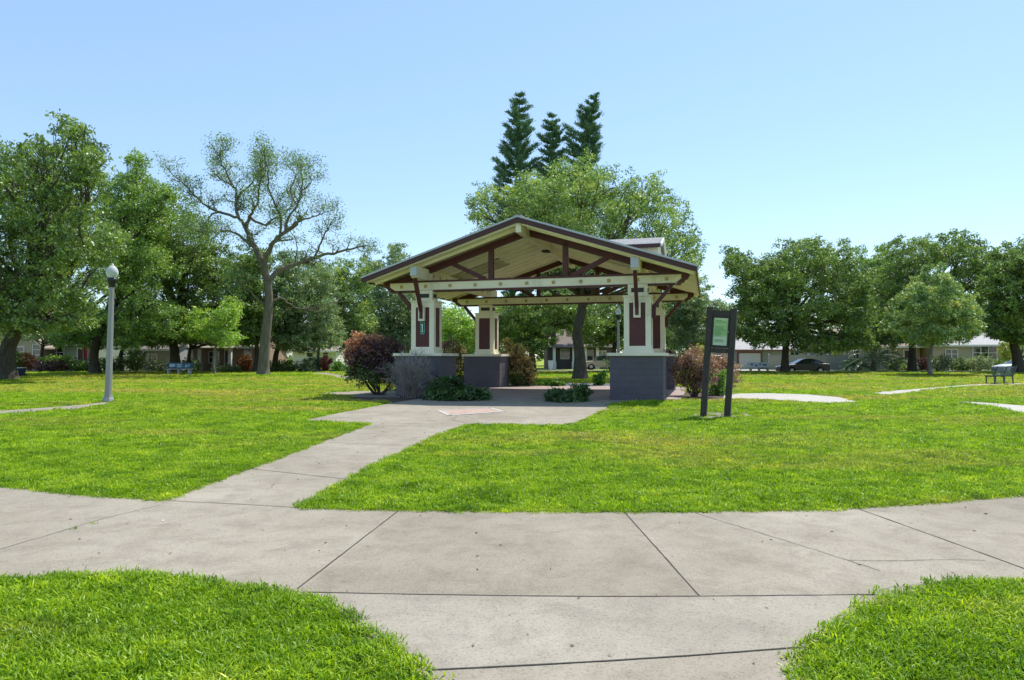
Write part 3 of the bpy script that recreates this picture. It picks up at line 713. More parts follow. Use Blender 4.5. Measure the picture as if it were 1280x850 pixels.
# ------------------------------------------------------------------ street lamps
M_pole = paint('grey painted concrete pole', (.30, .29, .29), .7, .1, 2)
M_black = paint('black cast metal', (.018, .018, .02), .45)
m, nt, out = newmat('frosted lamp globe'); p = nd(nt, 'ShaderNodeBsdfPrincipled'); p.inputs['Base Color'].default_value = (.86, .88, .87, 1); p.inputs['Roughness'].default_value = .18
p.inputs['Transmission Weight'].default_value = .45; p.inputs['IOR'].default_value = 1.2; nt.links.new(p.outputs[0], out.inputs[0]); M_globe = m
def make_lamp(loc, label, lean=0):
    r = empty('street_lamp', loc, 0, label, 'street lamp', 'acorn street lamps in the park'); r.rotation_euler = (0, R(lean), 0)
    mb = MB(); mb.lathe([(.17, -.1), (.17, .05), (.155, .10), (.125, .16), (.115, .22)], 8); mb.build('base', M_pole, r)
    mb = MB(); mb.lathe([(.10, .2), (.07, 3.50)], 8); mb.build('pole', M_pole, r)
    mb = MB(); mb.lathe([(.075, 3.48), (.09, 3.52), (.085, 3.56), (.12, 3.62), (.14, 3.70), (.135, 3.76)], 16); mb.build('collar', M_black, r, True)
    mb = MB(); mb.lathe([(.10, 3.765), (.145, 3.82), (.17, 3.90), (.165, 3.97), (.13, 4.06), (.07, 4.12), (.03, 4.15)], 20); mb.build('globe', M_globe, r, True)
    mb = MB(); mb.lathe([(.03, 4.152), (.04, 4.165), (.015, 4.19), (.004, 4.23)], 10); mb.build('finial', M_grey, r)
    return r
lp = G(135, 503); make_lamp(lp, 'grey octagonal street lamp with acorn globe standing alone on the left lawn', 1.0)
l2 = make_lamp((at(773, 440, 38.5).x, 38.5, 0), 'far street lamp half hidden behind the right columns of the pavilion')
# ------------------------------------------------------------------ notice board
M_post = paint('dark brown weathered timber', (.05, .042, .038), .8, .25, 6, .4)
sg = empty('notice_board', G(894, 521.5), R(-20), 'leaning dark timber notice board on two posts with a green poster behind glass', 'notice board')
sg.rotation_euler = (0, R(4.0), R(-24))
hs = .26
for s, top_ in ((-1, 2.50), (1, 2.47)):
    mb = MB(); mb.box(s * hs - .068, s * hs + .068, -.068, .068, -.25, top_); mb.build('post', M_post, sg, bevel=.008)
mb = MB(); mb.box(-hs + .074, hs - .074, -.055, .055, 1.46, 1.57); mb.box(-hs + .074, hs - .074, -.055, .055, 2.30, 2.42); mb.build('rail', M_post, sg)
mb = MB(); mb.box(-hs + .074, hs - .074, -.05, .05, 1.572, 2.298); mb.build('backing', M_post, sg)
m, nt, out = newmat('green notice poster'); tc = nd(nt, 'ShaderNodeTexCoord'); sx_ = nd(nt, 'ShaderNodeSeparateXYZ'); nt.links.new(tc.outputs['Object'], sx_.inputs[0])
mr = nd(nt, 'ShaderNodeMapRange'); nt.links.new(sx_.outputs[2], mr.inputs[0]); mr.inputs[1].default_value = 1.63; mr.inputs[2].default_value = 2.25
c = ramp(nt, [(.28, (.50, .58, .45)), (.36, (.36, .50, .26)), (.42, (.26, .44, .18)), (.9, (.36, .52, .22)), (.97, (.55, .62, .42))], mr.outputs[0])
p = nd(nt, 'ShaderNodeBsdfPrincipled'); p.inputs['Roughness'].default_value = .35; nt.links.new(c, p.inputs[0]); nt.links.new(p.outputs[0], out.inputs[0])
mb = MB(); mb.box(-.155, .155, -.056, -.051, 1.63, 2.25); ps = mb.build('poster', m, sg)
mb = MB()
for z in (2.19, 2.155, 2.05, 2.02, 1.99, 1.96, 1.93, 1.90, 1.87, 1.84, 1.76, 1.735, 1.71): mb.box(-.12, -.12 + random.uniform(.12, .24), -.0585, -.0565, z - .006, z + .006)
mb.build('print', paint('faded dark green print', (.10, .25, .09), .6), ps)
mb = MB()
for a in ((-.186, -.156, 1.60, 2.28), (.156, .186, 1.60, 2.28)): mb.box(a[0], a[1], -.075, -.051, a[2], a[3])
mb.box(-.1555, .1555, -.075, -.051, 1.60, 1.629); mb.box(-.1555, .1555, -.075, -.051, 2.251, 2.28)
mb.build('door_frame', M_black, sg); mb = MB(); mb.box(.165, .18, -.09, -.076, 1.93, 1.955); mb.build('latch', M_grey, sg)
# ------------------------------------------------------------------ benches
def ad_bench(px, y, Y, label, boardmat, marks, seatm, rz=0, wd=2.0):
    b = at(px, y, Y); r = empty('park_bench', (b.x, Y, gz(Y)), rz, label, 'bench', 'advert backed park benches')
    h = wd / 2
    for x in (-h + .2, 0, h - .2):
        mb = MB(); mb.box(x - .05, x + .05, -.2, .22, -.1, .42); mb.build('leg', seatm, r, bevel=.01)
    mb = MB()
    for i in range(4): mb.box(-h - .08, h, -.25 + .125 * i, -.25 + .125 * i + .11, .422, .47)
    mb.build('seat', seatm, r)
    mb = MB(); mb.prism([(-h, .22, .5), (h, .22, .5), (h, .30, .95), (-h, .30, .95)], (0, .04, 0)); bd_ = mb.build('backrest', boardmat, r)
    mb = MB()
    for (x0, x1, z0, z1) in marks:
        def yy(z): return .22 + .08 * (z - .5) / .45 - .006
        mb.add([(x0, yy(z0), z0), (x1, yy(z0), z0), (x1, yy(z1), z1), (x0, yy(z1), z1)], [(0, 1, 2, 3)])
    mb.build('printing', marks_m, bd_)
    for x in (-h + .1, h - .1):
        mb = MB(); mb.bar((x, .24, .40), (x, .36, .97), .05, .05); mb.build('support', seatm, r)
    return r
M_benchconc = paint('pale bench concrete', (.50, .48, .46), .8, .1)
marks_m = paint('pale blue print', (.40, .55, .66), .6)
ad_bench(224, 469, 53.5, 'bench with a blue printed backrest on the left lawn among the oaks', paint('blue bench advert', (.06, .13, .22), .5, .6, 1.5), [(-.9, -.45, .62, .86), (-.35, .1, .78, .86), (-.3, .05, .60, .72), (.35, .5, .6, .8), (.6, .66, .6, .85)], M_benchconc)
marks_m = paint('blue print', (.10, .22, .50), .6)
ad_bench(949, 466.2, 64.5, 'white printed bench in front of the garage on the far side of the park', paint('white bench advert', (.66, .69, .76), .5, .05), [(-.7, -.5, .66, .86), (-.3, -.05, .58, .72), (.1, .3, .72, .86), (.45, .8, .62, .8)], M_benchconc)
M_bgreen = paint('dark green bench paint', (.06, .085, .085), .4, .2, 5)
rb = empty('park_bench', G(1250, 480), R(112), 'dark green slatted bench seen from its side at the right edge', 'bench')
rb.rotation_euler = (0, 0, R(206))
for x in (-.8, 0, .8):
    mb = MB(); mb.bar((x, -.22, -.05), (x, -.2, .42), .05, .05); mb.bar((x, .2, -.05), (x, .17, .42), .05, .05); mb.bar((x, -.26, .40), (x, .2, .40), .05, .05); mb.bar((x, .17, .40), (x, .36, .90), .05, .045); mb.build('leg_frame', M_bgreen, rb)
for i in range(5):
    mb = MB(); y = -.27 + .1 * i; mb.box(-.9, .9, y, y + .055, .428, .455); mb.build('seat_slat', M_bgreen, rb)
for i in range(5):
    t = .12 + .19 * i; y, z = .17 + .19 * t, .42 + .50 * t; mb = MB(); mb.bar((-.9, y - .035, z), (.9, y - .035, z), .02, .055, (0, -.36, 1)); mb.build('back_slat', M_bgreen, rb)
# ------------------------------------------------------------------ trees
def bark(name, a, b):
    m, nt, out = newmat(name); tc = nd(nt, 'ShaderNodeTexCoord'); mp = nd(nt, 'ShaderNodeMapping'); mp.inputs['Scale'].default_value = (9, 9, 1.6); nt.links.new(tc.outputs['Object'], mp.inputs[0])
    n = noise(nt, 1, 8, .7, mp.outputs[0], .5); c = ramp(nt, [(.3, a), (.7, b)], n)
    p = nd(nt, 'ShaderNodeBsdfPrincipled'); p.inputs['Roughness'].default_value = .95; p.inputs['Specular IOR Level'].default_value = .15; nt.links.new(c, p.inputs[0])
    bp = nd(nt, 'ShaderNodeBump'); bp.inputs['Strength'].default_value = .8; bp.inputs['Distance'].default_value = .05; nt.links.new(n, bp.inputs['Height']); nt.links.new(bp.outputs[0], p.inputs['Normal']); nt.links.new(p.outputs[0], out.inputs[0]); return m
B_oak = bark('dark oak bark', (.045, .036, .028), (.13, .11, .09))
B_grey = bark('pale grey bark', (.15, .135, .115), (.30, .28, .25))
B_bare = bark('lichen grey brown bark', (.10, .085, .062), (.24, .21, .16))
L_oak = leafmat('dark live oak leaves', [(0, (0.079, 0.130, 0.033)), (.5, (0.156, 0.248, 0.059)), (1, (0.325, 0.426, 0.103))])
L_mid = leafmat('mid green leaves', [(0, (0.091, 0.168, 0.035)), (.5, (0.192, 0.325, 0.067)), (1, (0.412, 0.533, 0.129))])
L_lime = leafmat('lime green leaves', [(0, (0.153, 0.299, 0.041)), (.5, (0.307, 0.491, 0.073)), (1, (0.575, 0.667, 0.124))])
L_olive = leafmat('olive yellow leaves', [(0, (0.085, 0.156, 0.048)), (.5, (0.186, 0.300, 0.082)), (.8, (0.354, 0.457, 0.134)), (1, (0.559, 0.603, 0.161))])
L_grey = leafmat('grey green leaves', [(0, (0.102, 0.167, 0.078)), (.5, (0.218, 0.311, 0.143)), (1, (0.434, 0.490, 0.258))])
L_bare = leafmat('sparse olive leaves', [(0, (0.085, 0.179, 0.061)), (.5, (0.159, 0.286, 0.099)), (1, (0.341, 0.430, 0.142))])
L_pine = leafmat('blue green needles', [(0, (0.056, 0.141, 0.086)), (.6, (0.123, 0.249, 0.140)), (1, (0.262, 0.405, 0.233))], .12)
L_tip = leafmat('grey green leaves with yellow tips', [(0, (.12, .20, .07)), (.5, (.23, .345, .115)), (.85, (.36, .45, .14)), (1, (.46, .46, .14))])

S = globals().get('LEAF_SCALE', 1.0)
def T(*a, **k):
    k['nleaf'] = int(k['nleaf'] * S); return make_tree(*a, **k)
# left group
T('oak_tree', 'largest dark oak at the far left edge with a thick black trunk', 41, [(8, 475), (9, 440), (22, 412), (45, 385)], 19,
  [(90, 162, 24, 20), (52, 185, 24, 18), (62, 210, 50, 36), (102, 192, 28, 32), (112, 225, 26, 30), (12, 215, 40, 36), (-55, 255, 70, 60), (55, 265, 70, 48), (20, 330, 85, 55), (-70, 340, 80, 60), (112, 285, 45, 50), (95, 345, 48, 45), (60, 390, 58, 28), (-10, 395, 60, 25), (92, 402, 34, 13), (45, 408, 30, 11)],
  nleaf=105000, leaf=.19, lm=L_oak, bark=B_oak, seed=11, depth=.6, puff=.38)
T('oak_tree', 'bright green oak rising behind the left street lamp', 56, [(119, 466), (118, 440), (130, 400), (150, 350)], 11,
  [(170, 202, 14, 14), (168, 225, 26, 26), (150, 255, 40, 38), (190, 272, 40, 42), (205, 245, 20, 22), (140, 315, 48, 45), (185, 335, 48, 48), (170, 388, 46, 32), (110, 405, 40, 26), (205, 395, 30, 28), (165, 425, 36, 12), (90, 422, 30, 12)],
  nleaf=80000, leaf=.20, lm=L_mid, bark=B_oak, seed=12, puff=.36)
T('oak_tree', 'dark oak with a forked trunk directly behind the blue bench', 62, [(219, 466), (219, 440), (214, 415), (222, 380)], 12,
  [(215, 270, 30, 36), (245, 300, 38, 36), (225, 335, 48, 46), (275, 335, 38, 38), (250, 380, 45, 36), (205, 395, 38, 28), (300, 375, 26, 30), (195, 320, 30, 40), (190, 422, 28, 12), (240, 418, 28, 14)],
  nleaf=75000, leaf=.20, lm=L_oak, bark=B_oak, seed=13, puff=.36)
T('young_tree', 'small lime green tree with a thin pale trunk beside the blue bench', 55.5, [(268, 467.5), (268, 450), (269, 430)], 3.4,
  [(258, 398, 26, 18), (283, 392, 20, 16), (244, 415, 18, 12), (272, 417, 30, 13), (290, 380, 14, 11), (286, 424, 20, 9)],
  nleaf=13000, leaf=.17, lm=L_lime, bark=B_grey, seed=14, puff=.4, hollow=.2)
T('oak_tree', 'dark leafy oak just left of the tall sparse tree', 63, [(319, 465), (320, 445), (322, 430), (324, 415)], 6,
  [(305, 345, 30, 36), (325, 325, 22, 22), (300, 395, 28, 28), (335, 375, 32, 32), (318, 415, 32, 18)],
  nleaf=42000, leaf=.20, lm=L_oak, bark=B_oak, seed=15)
T('oak_tree', 'grey green oak with a leaning dark trunk just right of the tall sparse tree', 66, [(343, 465), (345, 445), (349, 430), (352, 415)], 7,
  [(370, 365, 36, 34), (350, 398, 34, 28), (388, 398, 36, 28), (400, 365, 26, 34), (360, 335, 24, 22), (372, 425, 40, 16), (412, 415, 24, 20)],
  nleaf=60000, leaf=.20, lm=L_grey, bark=B_oak, seed=16)
T('oak_tree', 'pale olive green tree left of the purple bush', 74, [(398, 462), (398, 440), (402, 415)], 4,
  [(430, 350, 24, 34), (415, 385, 30, 28), (445, 385, 28, 34), (455, 345, 18, 24), (430, 415, 30, 22), (398, 345, 20, 22)],
  nleaf=40000, leaf=.22, lm=L_olive, bark=B_grey, seed=17, hollow=.25)
T('oak_tree', 'tall loose grey green tree behind the left eave of the pavilion', 82, [(487, 462), (487, 430), (489, 400)], 6,
  [(467, 338, 18, 30), (495, 325, 18, 22), (480, 365, 32, 30), (512, 375, 28, 34), (488, 400, 42, 30), (455, 395, 22, 30), (530, 395, 26, 30), (500, 428, 44, 18)],
  nleaf=62000, leaf=.23, lm=L_grey, bark=B_oak, seed=18, hollow=.2)
T('young_tree', 'light green young tree seen between the two left columns', 58, [(572, 466), (572, 450), (573, 430)], 3,
  [(572, 400, 20, 24), (560, 420, 18, 18), (588, 415, 18, 20), (575, 440, 22, 12)], nleaf=14000, leaf=.18, lm=L_lime, bark=B_grey, seed=19, hollow=.2)
T('oak_tree', 'dark spreading tree overhanging the low grey house behind the lamp', 70, [(152, 463), (152, 445), (158, 428)], 6,
  [(140, 412, 34, 18), (175, 415, 34, 18), (205, 420, 30, 14), (160, 400, 40, 20), (120, 425, 24, 14)], nleaf=36000, leaf=.21, lm=L_oak, bark=B_oak, seed=28)
T('oak_tree', 'dark spreading tree shading the porch of the salmon house', 68.5, [(236, 464), (236, 445), (240, 428)], 5,
  [(235, 412, 26, 16), (262, 408, 26, 20), (290, 414, 26, 16), (310, 420, 20, 14), (275, 425, 22, 8)], nleaf=30000, leaf=.20, lm=L_mid, bark=B_oak, seed=29)
T('oak_tree', 'dark shade tree over the cream house beside the leftmost oak', 66, [(52, 462), (52, 445), (55, 425)], 5,
  [(50, 412, 30, 14), (80, 414, 30, 16), (100, 420, 24, 12), (25, 408, 24, 16)], nleaf=26000, leaf=.20, lm=L_grey, bark=B_oak, seed=30)
# centre oak and its dark neighbours
T('oak_tree', 'big spreading oak behind the pavilion with yellowish outer leaves', 42, [(725, 475), (725, 445), (722, 415), (728, 385), (730, 350)], 15,
  [(606, 252, 26, 30), (690, 235, 46, 44), (738, 228, 44, 40), (660, 255, 34, 40), (800, 242, 30, 40), (775, 270, 40, 45), (832, 275, 32, 40), (862, 315, 22, 38), (625, 300, 42, 32), (700, 300, 70, 48), (790, 325, 60, 45), (845, 345, 30, 26), (600, 315, 25, 20)],
  nleaf=100000, leaf=.155, lm=L_olive, bark=B_oak, seed=20, depth=.75, hollow=.22, shell=(.5, .92), puff=.33, aspect=.42)
T('oak_tree', 'dark oak in shade seen between the columns under the pavilion roof', 60, [(666, 464), (665, 445), (662, 425), (668, 405)], 8,
  [(650, 400, 44, 32), (690, 392, 46, 34), (620, 410, 30, 24), (735, 395, 42, 34), (660, 425, 36, 14)],
  nleaf=60000, leaf=.20, lm=L_oak, bark=B_oak, seed=21)
T('oak_tree', 'dark oak behind the right columns of the pavilion', 66, [(768, 464), (768, 440), (770, 415)], 7,
  [(770, 395, 40, 34), (800, 405, 36, 30), (750, 420, 30, 18), (795, 370, 40, 30)],
  nleaf=45000, leaf=.20, lm=L_oak, bark=B_oak, seed=22)
T('oak_tree', 'grey green tree between the pavilion and the notice board', 76, [(868, 463), (868, 440), (870, 415)], 5,
  [(868, 372, 28, 28), (852, 402, 30, 32), (893, 402, 26, 28), (842, 375, 18, 34), (870, 425, 40, 14)],
  nleaf=42000, leaf=.22, lm=L_grey, bark=B_oak, seed=23, hollow=.2)
# right group
T('oak_tree', 'large round dark oak over the parked dark sedan', 62, [(981, 465.5), (982, 445), (984, 425), (990, 395)], 9,
  [(922, 328, 21, 24), (945, 362, 32, 32), (1000, 328, 46, 32), (1045, 335, 36, 40), (1072, 358, 20, 34), (1000, 380, 62, 42), (1060, 392, 32, 36), (940, 395, 32, 30), (962, 422, 38, 14), (1022, 428, 44, 15), (1072, 425, 26, 14), (975, 345, 40, 35)],
  nleaf=115000, leaf=.21, lm=L_oak, bark=B_oak, seed=24, depth=.7, puff=.36)
T('oak_tree', 'tall wide oak behind the smaller pale trunked tree', 70, [(1140, 465.5), (1140, 445), (1142, 425), (1145, 390)], 9,
  [(1122, 322, 20, 28), (1158, 318, 28, 26), (1200, 314, 32, 24), (1232, 328, 22, 26), (1108, 362, 26, 36), (1150, 362, 40, 40), (1205, 365, 42, 38), (1105, 420, 30, 16), (1120, 405, 32, 26), (1185, 405, 46, 24)],
  nleaf=95000, leaf=.22, lm=L_oak, bark=B_oak, seed=25, depth=.6, puff=.36)
T('young_tree', 'medium cone shaped grey green tree with a pale trunk on the right lawn', 52, [(1163, 469.5), (1163, 450), (1165, 425), (1168, 390)], 5,
  [(1172, 350, 18, 20), (1165, 378, 34, 26), (1140, 388, 28, 22), (1195, 386, 30, 24), (1165, 415, 50, 18), (1210, 405, 22, 18), (1118, 400, 18, 20), (1150, 365, 22, 20)],
  nleaf=62000, leaf=.17, lm=L_tip, bark=B_grey, seed=26, depth=.8, puff=.36)
T('oak_tree', 'dark oak cut by the right edge with a leaning side limb', 60, [(1274, 467), (1272, 445), (1268, 425), (1275, 390)], 12,
  [(1265, 332, 32, 30), (1300, 335, 46, 42), (1255, 368, 28, 36), (1295, 385, 50, 40), (1245, 402, 22, 24), (1275, 418, 36, 14)],
  nleaf=75000, leaf=.21, lm=L_oak, bark=B_oak, seed=27, depth=.6)
T('oak_tree', 'mid green oak filling the gap between the round dark oak and the tall wide oak', 82, [(1092, 463), (1092, 445), (1094, 420)], 6,
  [(1090, 330, 24, 26), (1078, 355, 24, 28), (1105, 350, 22, 28), (1090, 385, 34, 30), (1085, 415, 34, 18)], nleaf=45000, leaf=.24, lm=L_mid, bark=B_oak, seed=31)
# distant trees closing the view behind the houses: three kinds, copied
protos = []
for i, (lm_, nm) in enumerate(((L_oak, 'dark'), (L_grey, 'grey green'), (L_mid, 'mid green'))):
    protos.append(T('background_tree', 'x', 108, [(600, 458), (600, 440), (601, 420)], 5,
        [(600, 395, 30, 22), (575, 415, 28, 22), (628, 412, 28, 22), (600, 430, 46, 18), (585, 390, 18, 18), (595, 447, 44, 10)], nleaf=22000, leaf=.30, lm=lm_, bark=B_oak, seed=40 + i, zb=-.07))
spots = [(-60, 100, 1.1, 0, 'behind the leftmost oak'), (25, 112, 1.0, 1, 'above the green walled house'), (85, 104, .95, 2, 'between the green walled house and the lamp'), (150, 118, 1.1, 0, 'behind the left street lamp'), (205, 106, .9, 1, 'behind the blue bench'),
         (262, 114, 1.0, 0, 'behind the small lime green tree'), (330, 105, .95, 2, 'behind the tall sparse tree'), (420, 122, 1.0, 0, 'behind the white house at left'), (465, 106, .9, 1, 'behind the purple bush'), (545, 112, 1.0, 2, 'beyond the near left column'),
         (610, 108, .9, 0, 'beyond the far left column'), (690, 120, 1.15, 0, 'beyond the brown house'), (745, 112, 1.0, 1, 'beyond the tan vehicle'), (830, 110, 1.0, 2, 'beyond the right columns'), (905, 118, .95, 0, 'behind the notice board'),
         (1085, 116, 1.25, 1, 'in the gap right of the round dark oak'), (1180, 118, 1.0, 0, 'behind the medium cone shaped tree'), (1255, 112, 1.1, 2, 'behind the rightmost oak'), (1345, 108, 1.2, 0, 'beyond the right edge'), (1440, 104, 1.2, 1, 'well beyond the right edge'), (1540, 110, 1.2, 0, 'farthest beyond the right edge'), (-150, 108, 1.2, 2, 'beyond the left edge'), (-250, 112, 1.2, 0, 'farthest beyond the left edge')]
used_p = set()
for (px, Y, s_, k, where) in spots:
    o = protos[k] if k not in used_p else copy_tree(protos[k]); used_p.add(k)
    b = at(px, 450, Y); o.location = (b.x, Y, -.07); o.scale = (s_, s_, s_ * random.uniform(.9, 1.1)); o.rotation_euler.z = random.uniform(0, 6.28)
    o['label'] = ('dark', 'grey green', 'mid green')[k] + ' distant tree ' + where; o['category'] = 'tree'; o['group'] = 'distant trees behind the houses'
# ------------------------------------------------------------------ tall sparse tree (traced limbs, given depth)
random.seed(5); RNG = np.random.default_rng(5)
Yb = 52.5; bb = at(329, 469.3, Yb); bb.z = 0
bt = empty('sparse_oak_tree', bb, 0, 'tall thin crowned tree with bare twisting limbs on the left lawn', 'tree')
mbt = MB(); tipsP = []; tdir = []
def P3(px, d): return [at(x, y, Yb) - bb + Vector((0, o, 0)) for (x, y), o in zip(px, d)]
def addlimb(px, w0, w1, d0, d1, twigs=6, start=.25, wob=.25):
    n = len(px); ds = [d0 + (d1 - d0) * (i / (n - 1)) ** 1.2 for i in range(n)]
    pts = smooth_line(P3(px, ds), 4); m_ = len(pts); s = Yb / F / 2
    for i in range(1, m_ - 1): pts[i] = pts[i] + Vector((random.uniform(-1, 1), random.uniform(-1, 1), random.uniform(-1, 1))) * wob * .22
    mbt.tube(pts, [(w0 + (w1 - w0) * i / (m_ - 1)) * s * .98 for i in range(m_)], 8)
    for _ in range(int(twigs * 2.5)):
        i = int(m_ * random.uniform(start, 1.0)); i = min(i, m_ - 1)
        twig(pts[i], random.uniform(.6, 1.4), (w0 + (w1 - w0) * i / m_) * s * .55, 1, (pts[min(i + 1, m_ - 1)] - pts[max(0, i - 1)]).normalized())
    twig(pts[-1], .5, w1 * s * .9, 1, (pts[-1] - pts[-2]).normalized())
def twig(p, L, r, lvl, d0):
    d = Vector(unit(1)[0]); d = (d * .75 + d0 * .55 + Vector((0, 0, .12))).normalized(); q = p; pts = [p]; seg = 5
    for i in range(seg):
        d = (d + Vector(unit(1)[0]) * .42 + Vector((0, 0, .06))).normalized(); q = q + d * L / seg; pts.append(q)
    mbt.tube(pts, [max(.011, r * (1 - .75 * i / seg)) for i in range(seg + 1)], 5)
    if lvl:
        for k in range(4): twig(random.choice(pts[2:]), L * random.uniform(.4, .65), r * .5, lvl - 1, d)
    tipsP.extend([tuple(pts[-1]), tuple(pts[-2])] if lvl < 2 else [tuple(pts[-1])])
tr = [(329, 469.3), (330, 450), (332, 420), (335, 392), (336, 370), (334, 352)]
pts = smooth_line(P3(tr, [0] * 6), 5); pts[0] = Vector((0, 0, -.2)); m_ = len(pts); s_ = Yb / F / 2
mbt.tube(pts, [(14.5 - 5.5 * (i / (m_ - 1)) + 7 * math.exp(-i / 1.1)) * s_ for i in range(m_)], 14)
addlimb([(334, 353), (332, 340), (327, 328), (320, 315), (312, 300), (306, 286)], 10, 6, 0, .5, 2, .5)
addlimb([(335, 354), (333, 338), (334, 326), (340, 315), (349, 303), (363, 293), (380, 282)], 8.5, 3.6, 0, -1.5, 4, .5)
addlimb([(334, 352), (346, 339), (360, 332), (376, 326), (395, 317), (416, 312), (438, 305), (452, 301)], 7.5, 1.6, 0, 2.2, 9, .35)
addlimb([(306, 288), (298, 274), (291, 265), (288, 250), (287, 238), (283, 229), (274, 222), (260, 214), (251, 206)], 4.6, 1.2, .5, 2.5, 9, .3)
addlimb([(305, 287), (311, 270), (320, 262), (327, 255), (331, 243), (338, 228), (340, 212)], 4.2, 1, .5, -2.5, 8, .3)
addlimb([(295, 270), (280, 267), (264, 261), (252, 250), (241, 236), (231, 226)], 4, 1.2, .7, -2, 8, .3)
addlimb([(272, 264), (260, 268), (253, 277), (246, 288)], 2.6, 1, 0, 1.5, 3, .4)
addlimb([(289, 252), (292, 235), (302, 222), (304, 205), (312, 192)], 3.2, 1, 1, 3.5, 9, .3)
addlimb([(283, 229), (276, 212), (272, 198), (276, 187)], 2.6, 1, 1.5, 0, 8, .3)
addlimb([(311, 270), (318, 277), (328, 278), (336, 270), (347, 264), (354, 252), (358, 236)], 3.6, 1, .3, 2, 7, .3)
addlimb([(318, 311), (306, 299), (292, 291), (278, 294), (264, 296)], 4, 1.2, .2, -2.2, 6, .4)
addlimb([(363, 293), (368, 277), (380, 264), (387, 250), (391, 236), (390, 222)], 3.4, 1, -1.2, -3, 6, .4)
addlimb([(380, 282), (392, 275), (404, 268), (414, 262)], 2.6, .8, -1.5, .5, 4, .4)
addlimb([(356, 298), (358, 280), (354, 262), (348, 245), (350, 230), (348, 210)], 3.4, 1, -1, -3, 7, .3)
addlimb([(380, 262), (372, 246), (374, 228), (379, 212), (376, 206)], 2.4, .8, -2, 0, 4, .4)
addlimb([(388, 250), (397, 244), (404, 238), (402, 230)], 1.8, .7, -2.5, -3.5, 3, .5)
addlimb([(386, 321), (396, 305), (404, 292), (414, 282), (422, 274)], 3, .8, 1.2, -.8, 5, .3)
addlimb([(335, 385), (322, 372), (312, 360), (303, 352)], 3.2, 1, 0, -1.5, 3, .5)
addlimb([(336, 380), (348, 372), (356, 378), (372, 384), (400, 378), (425, 372)], 3, .8, 0, 2.5, 5, .4)
addlimb([(366, 326), (370, 308), (368, 296), (362, 284)], 1.6, .7, .6, -.6, 2, .5)
mbt.build('trunk', B_bare, bt, smooth=True)
tp_ = np.array(tipsP); dens = 18
hi = tp_[:, 2] > 5.5; tp_ = tp_[hi]
keepw = np.where(tp_[:, 0] < 2.2, .95, .45); tp_ = tp_[RNG.random(len(tp_)) < keepw]
_, vox = np.unique(np.floor(tp_ / np.array([.7, 1.6, .7])).astype(int), axis=0, return_inverse=True); vox = vox.ravel()
tp_ = tp_[RNG.random(len(tp_)) < np.clip(6.0 / np.bincount(vox)[vox], 0, 1)]      # no fuzzy heads: a few tufts per twig, air between
C = np.repeat(tp_, dens, 0) + RNG.normal(0, .25, (len(tp_) * dens, 3)) * np.array([1.1, 1.1, .8])
leaves('crown', C, .13 * RNG.uniform(.6, 1.4, len(C)), L_bare, bt, .5, up=.4)
# ------------------------------------------------------------------ three tall Norfolk pines far behind
def pine(px_base, px_mid, px_top, Y, prof, label, seed, lop=0, lay=9):
    random.seed(seed); rng = np.random.default_rng(seed)
    b = at(*px_base, Y); b.z = -.05; r = empty('norfolk_pine', b, 0, label, 'tree', 'tall conifers behind the pavilion'); s = Y / F
    A, Bm, Tp = Vector((0, 0, 0)), at(*px_mid, Y) - b, at(*px_top, Y) - b
    line = smooth_line([A, Bm, Tp], 10); m_ = len(line)
    mb = MB(); mb.tube(line, [.40 * (1 - .93 * i / (m_ - 1)) for i in range(m_)], 8); C, AL, SZ = [], [], []
    ys = np.arange(px_top[1] + 3, px_base[1] - 60, lay * 1.0)
    for y in ys:
        z = (at(0, y, Y) - b).z; p = min(line, key=lambda q: abs(q.z - z)).copy(); p.z = z
        Lb = np.interp(y, [q[0] for q in prof], [q[1] for q in prof]) * s
        nb = 6 if y > px_top[1] + 12 else 4; a0 = rng.uniform(0, 6.28)
        for k in range(nb):
            if rng.random() < .12: continue
            a = a0 + 2 * PI * k / nb + rng.uniform(-.25, .25); L_ = Lb * rng.choice([rng.uniform(.35, .6), rng.uniform(.75, 1.15), rng.uniform(.8, 1.1), rng.uniform(.7, 1.2)]) * (1 + lop * (-math.cos(a)))
            if L_ < .25: L_ = .25
            dirh = Vector((math.cos(a), math.sin(a), 0)); bp = []
            for j in range(7):
                t = j / 6; bp.append(p + dirh * L_ * t + Vector((0, 0, L_ * (.12 * t + .42 * t * t) - .12 * L_)))
            mb.tube(bp, [.06 * (1 - .8 * j / 6) for j in range(7)], 4)
            nn = int(60 + 150 * L_)
            t = rng.uniform(.30, 1.0, nn) if L_ > 1.6 else rng.uniform(.05, 1.0, nn)
            q = np.array([bp[min(5, int(v * 6))].lerp(bp[min(6, int(v * 6) + 1)], v * 6 - int(v * 6)) for v in t])
            side = rng.normal(0, 1, (nn, 3)) * np.array([.2, .2, .15]) * (1.1 if L_ > 1 else .8); side[:, 2] = np.abs(side[:, 2]) * 1.0 + .02
            C.append(q + side); al = np.tile(np.array([dirh.x * .7, dirh.y * .7, .55]), (nn, 1)) + side * 1.6 + rng.normal(0, .25, (nn, 3)); AL.append(al); SZ.append(rng.uniform(.24, .46, nn))
    mb.build('trunk', B_oak, r, True); C = np.concatenate(C); AL = np.concatenate(AL); SZ = np.concatenate(SZ)
    leaves('crown', C, SZ, L_pine, r, .26, along=AL); return r
pine((641, 455), (643, 290), (650, 117), 86, [(117, 5), (135, 14), (160, 22), (185, 24), (210, 26), (300, 28), (460, 28)], 'tallest Norfolk pine, left of the three behind the pavilion', 61, 0)
pine((692, 455), (691, 300), (690, 143), 86, [(143, 4), (158, 10), (175, 17), (200, 20), (300, 24), (460, 24)], 'short middle Norfolk pine behind the pavilion', 62, 0, 8)
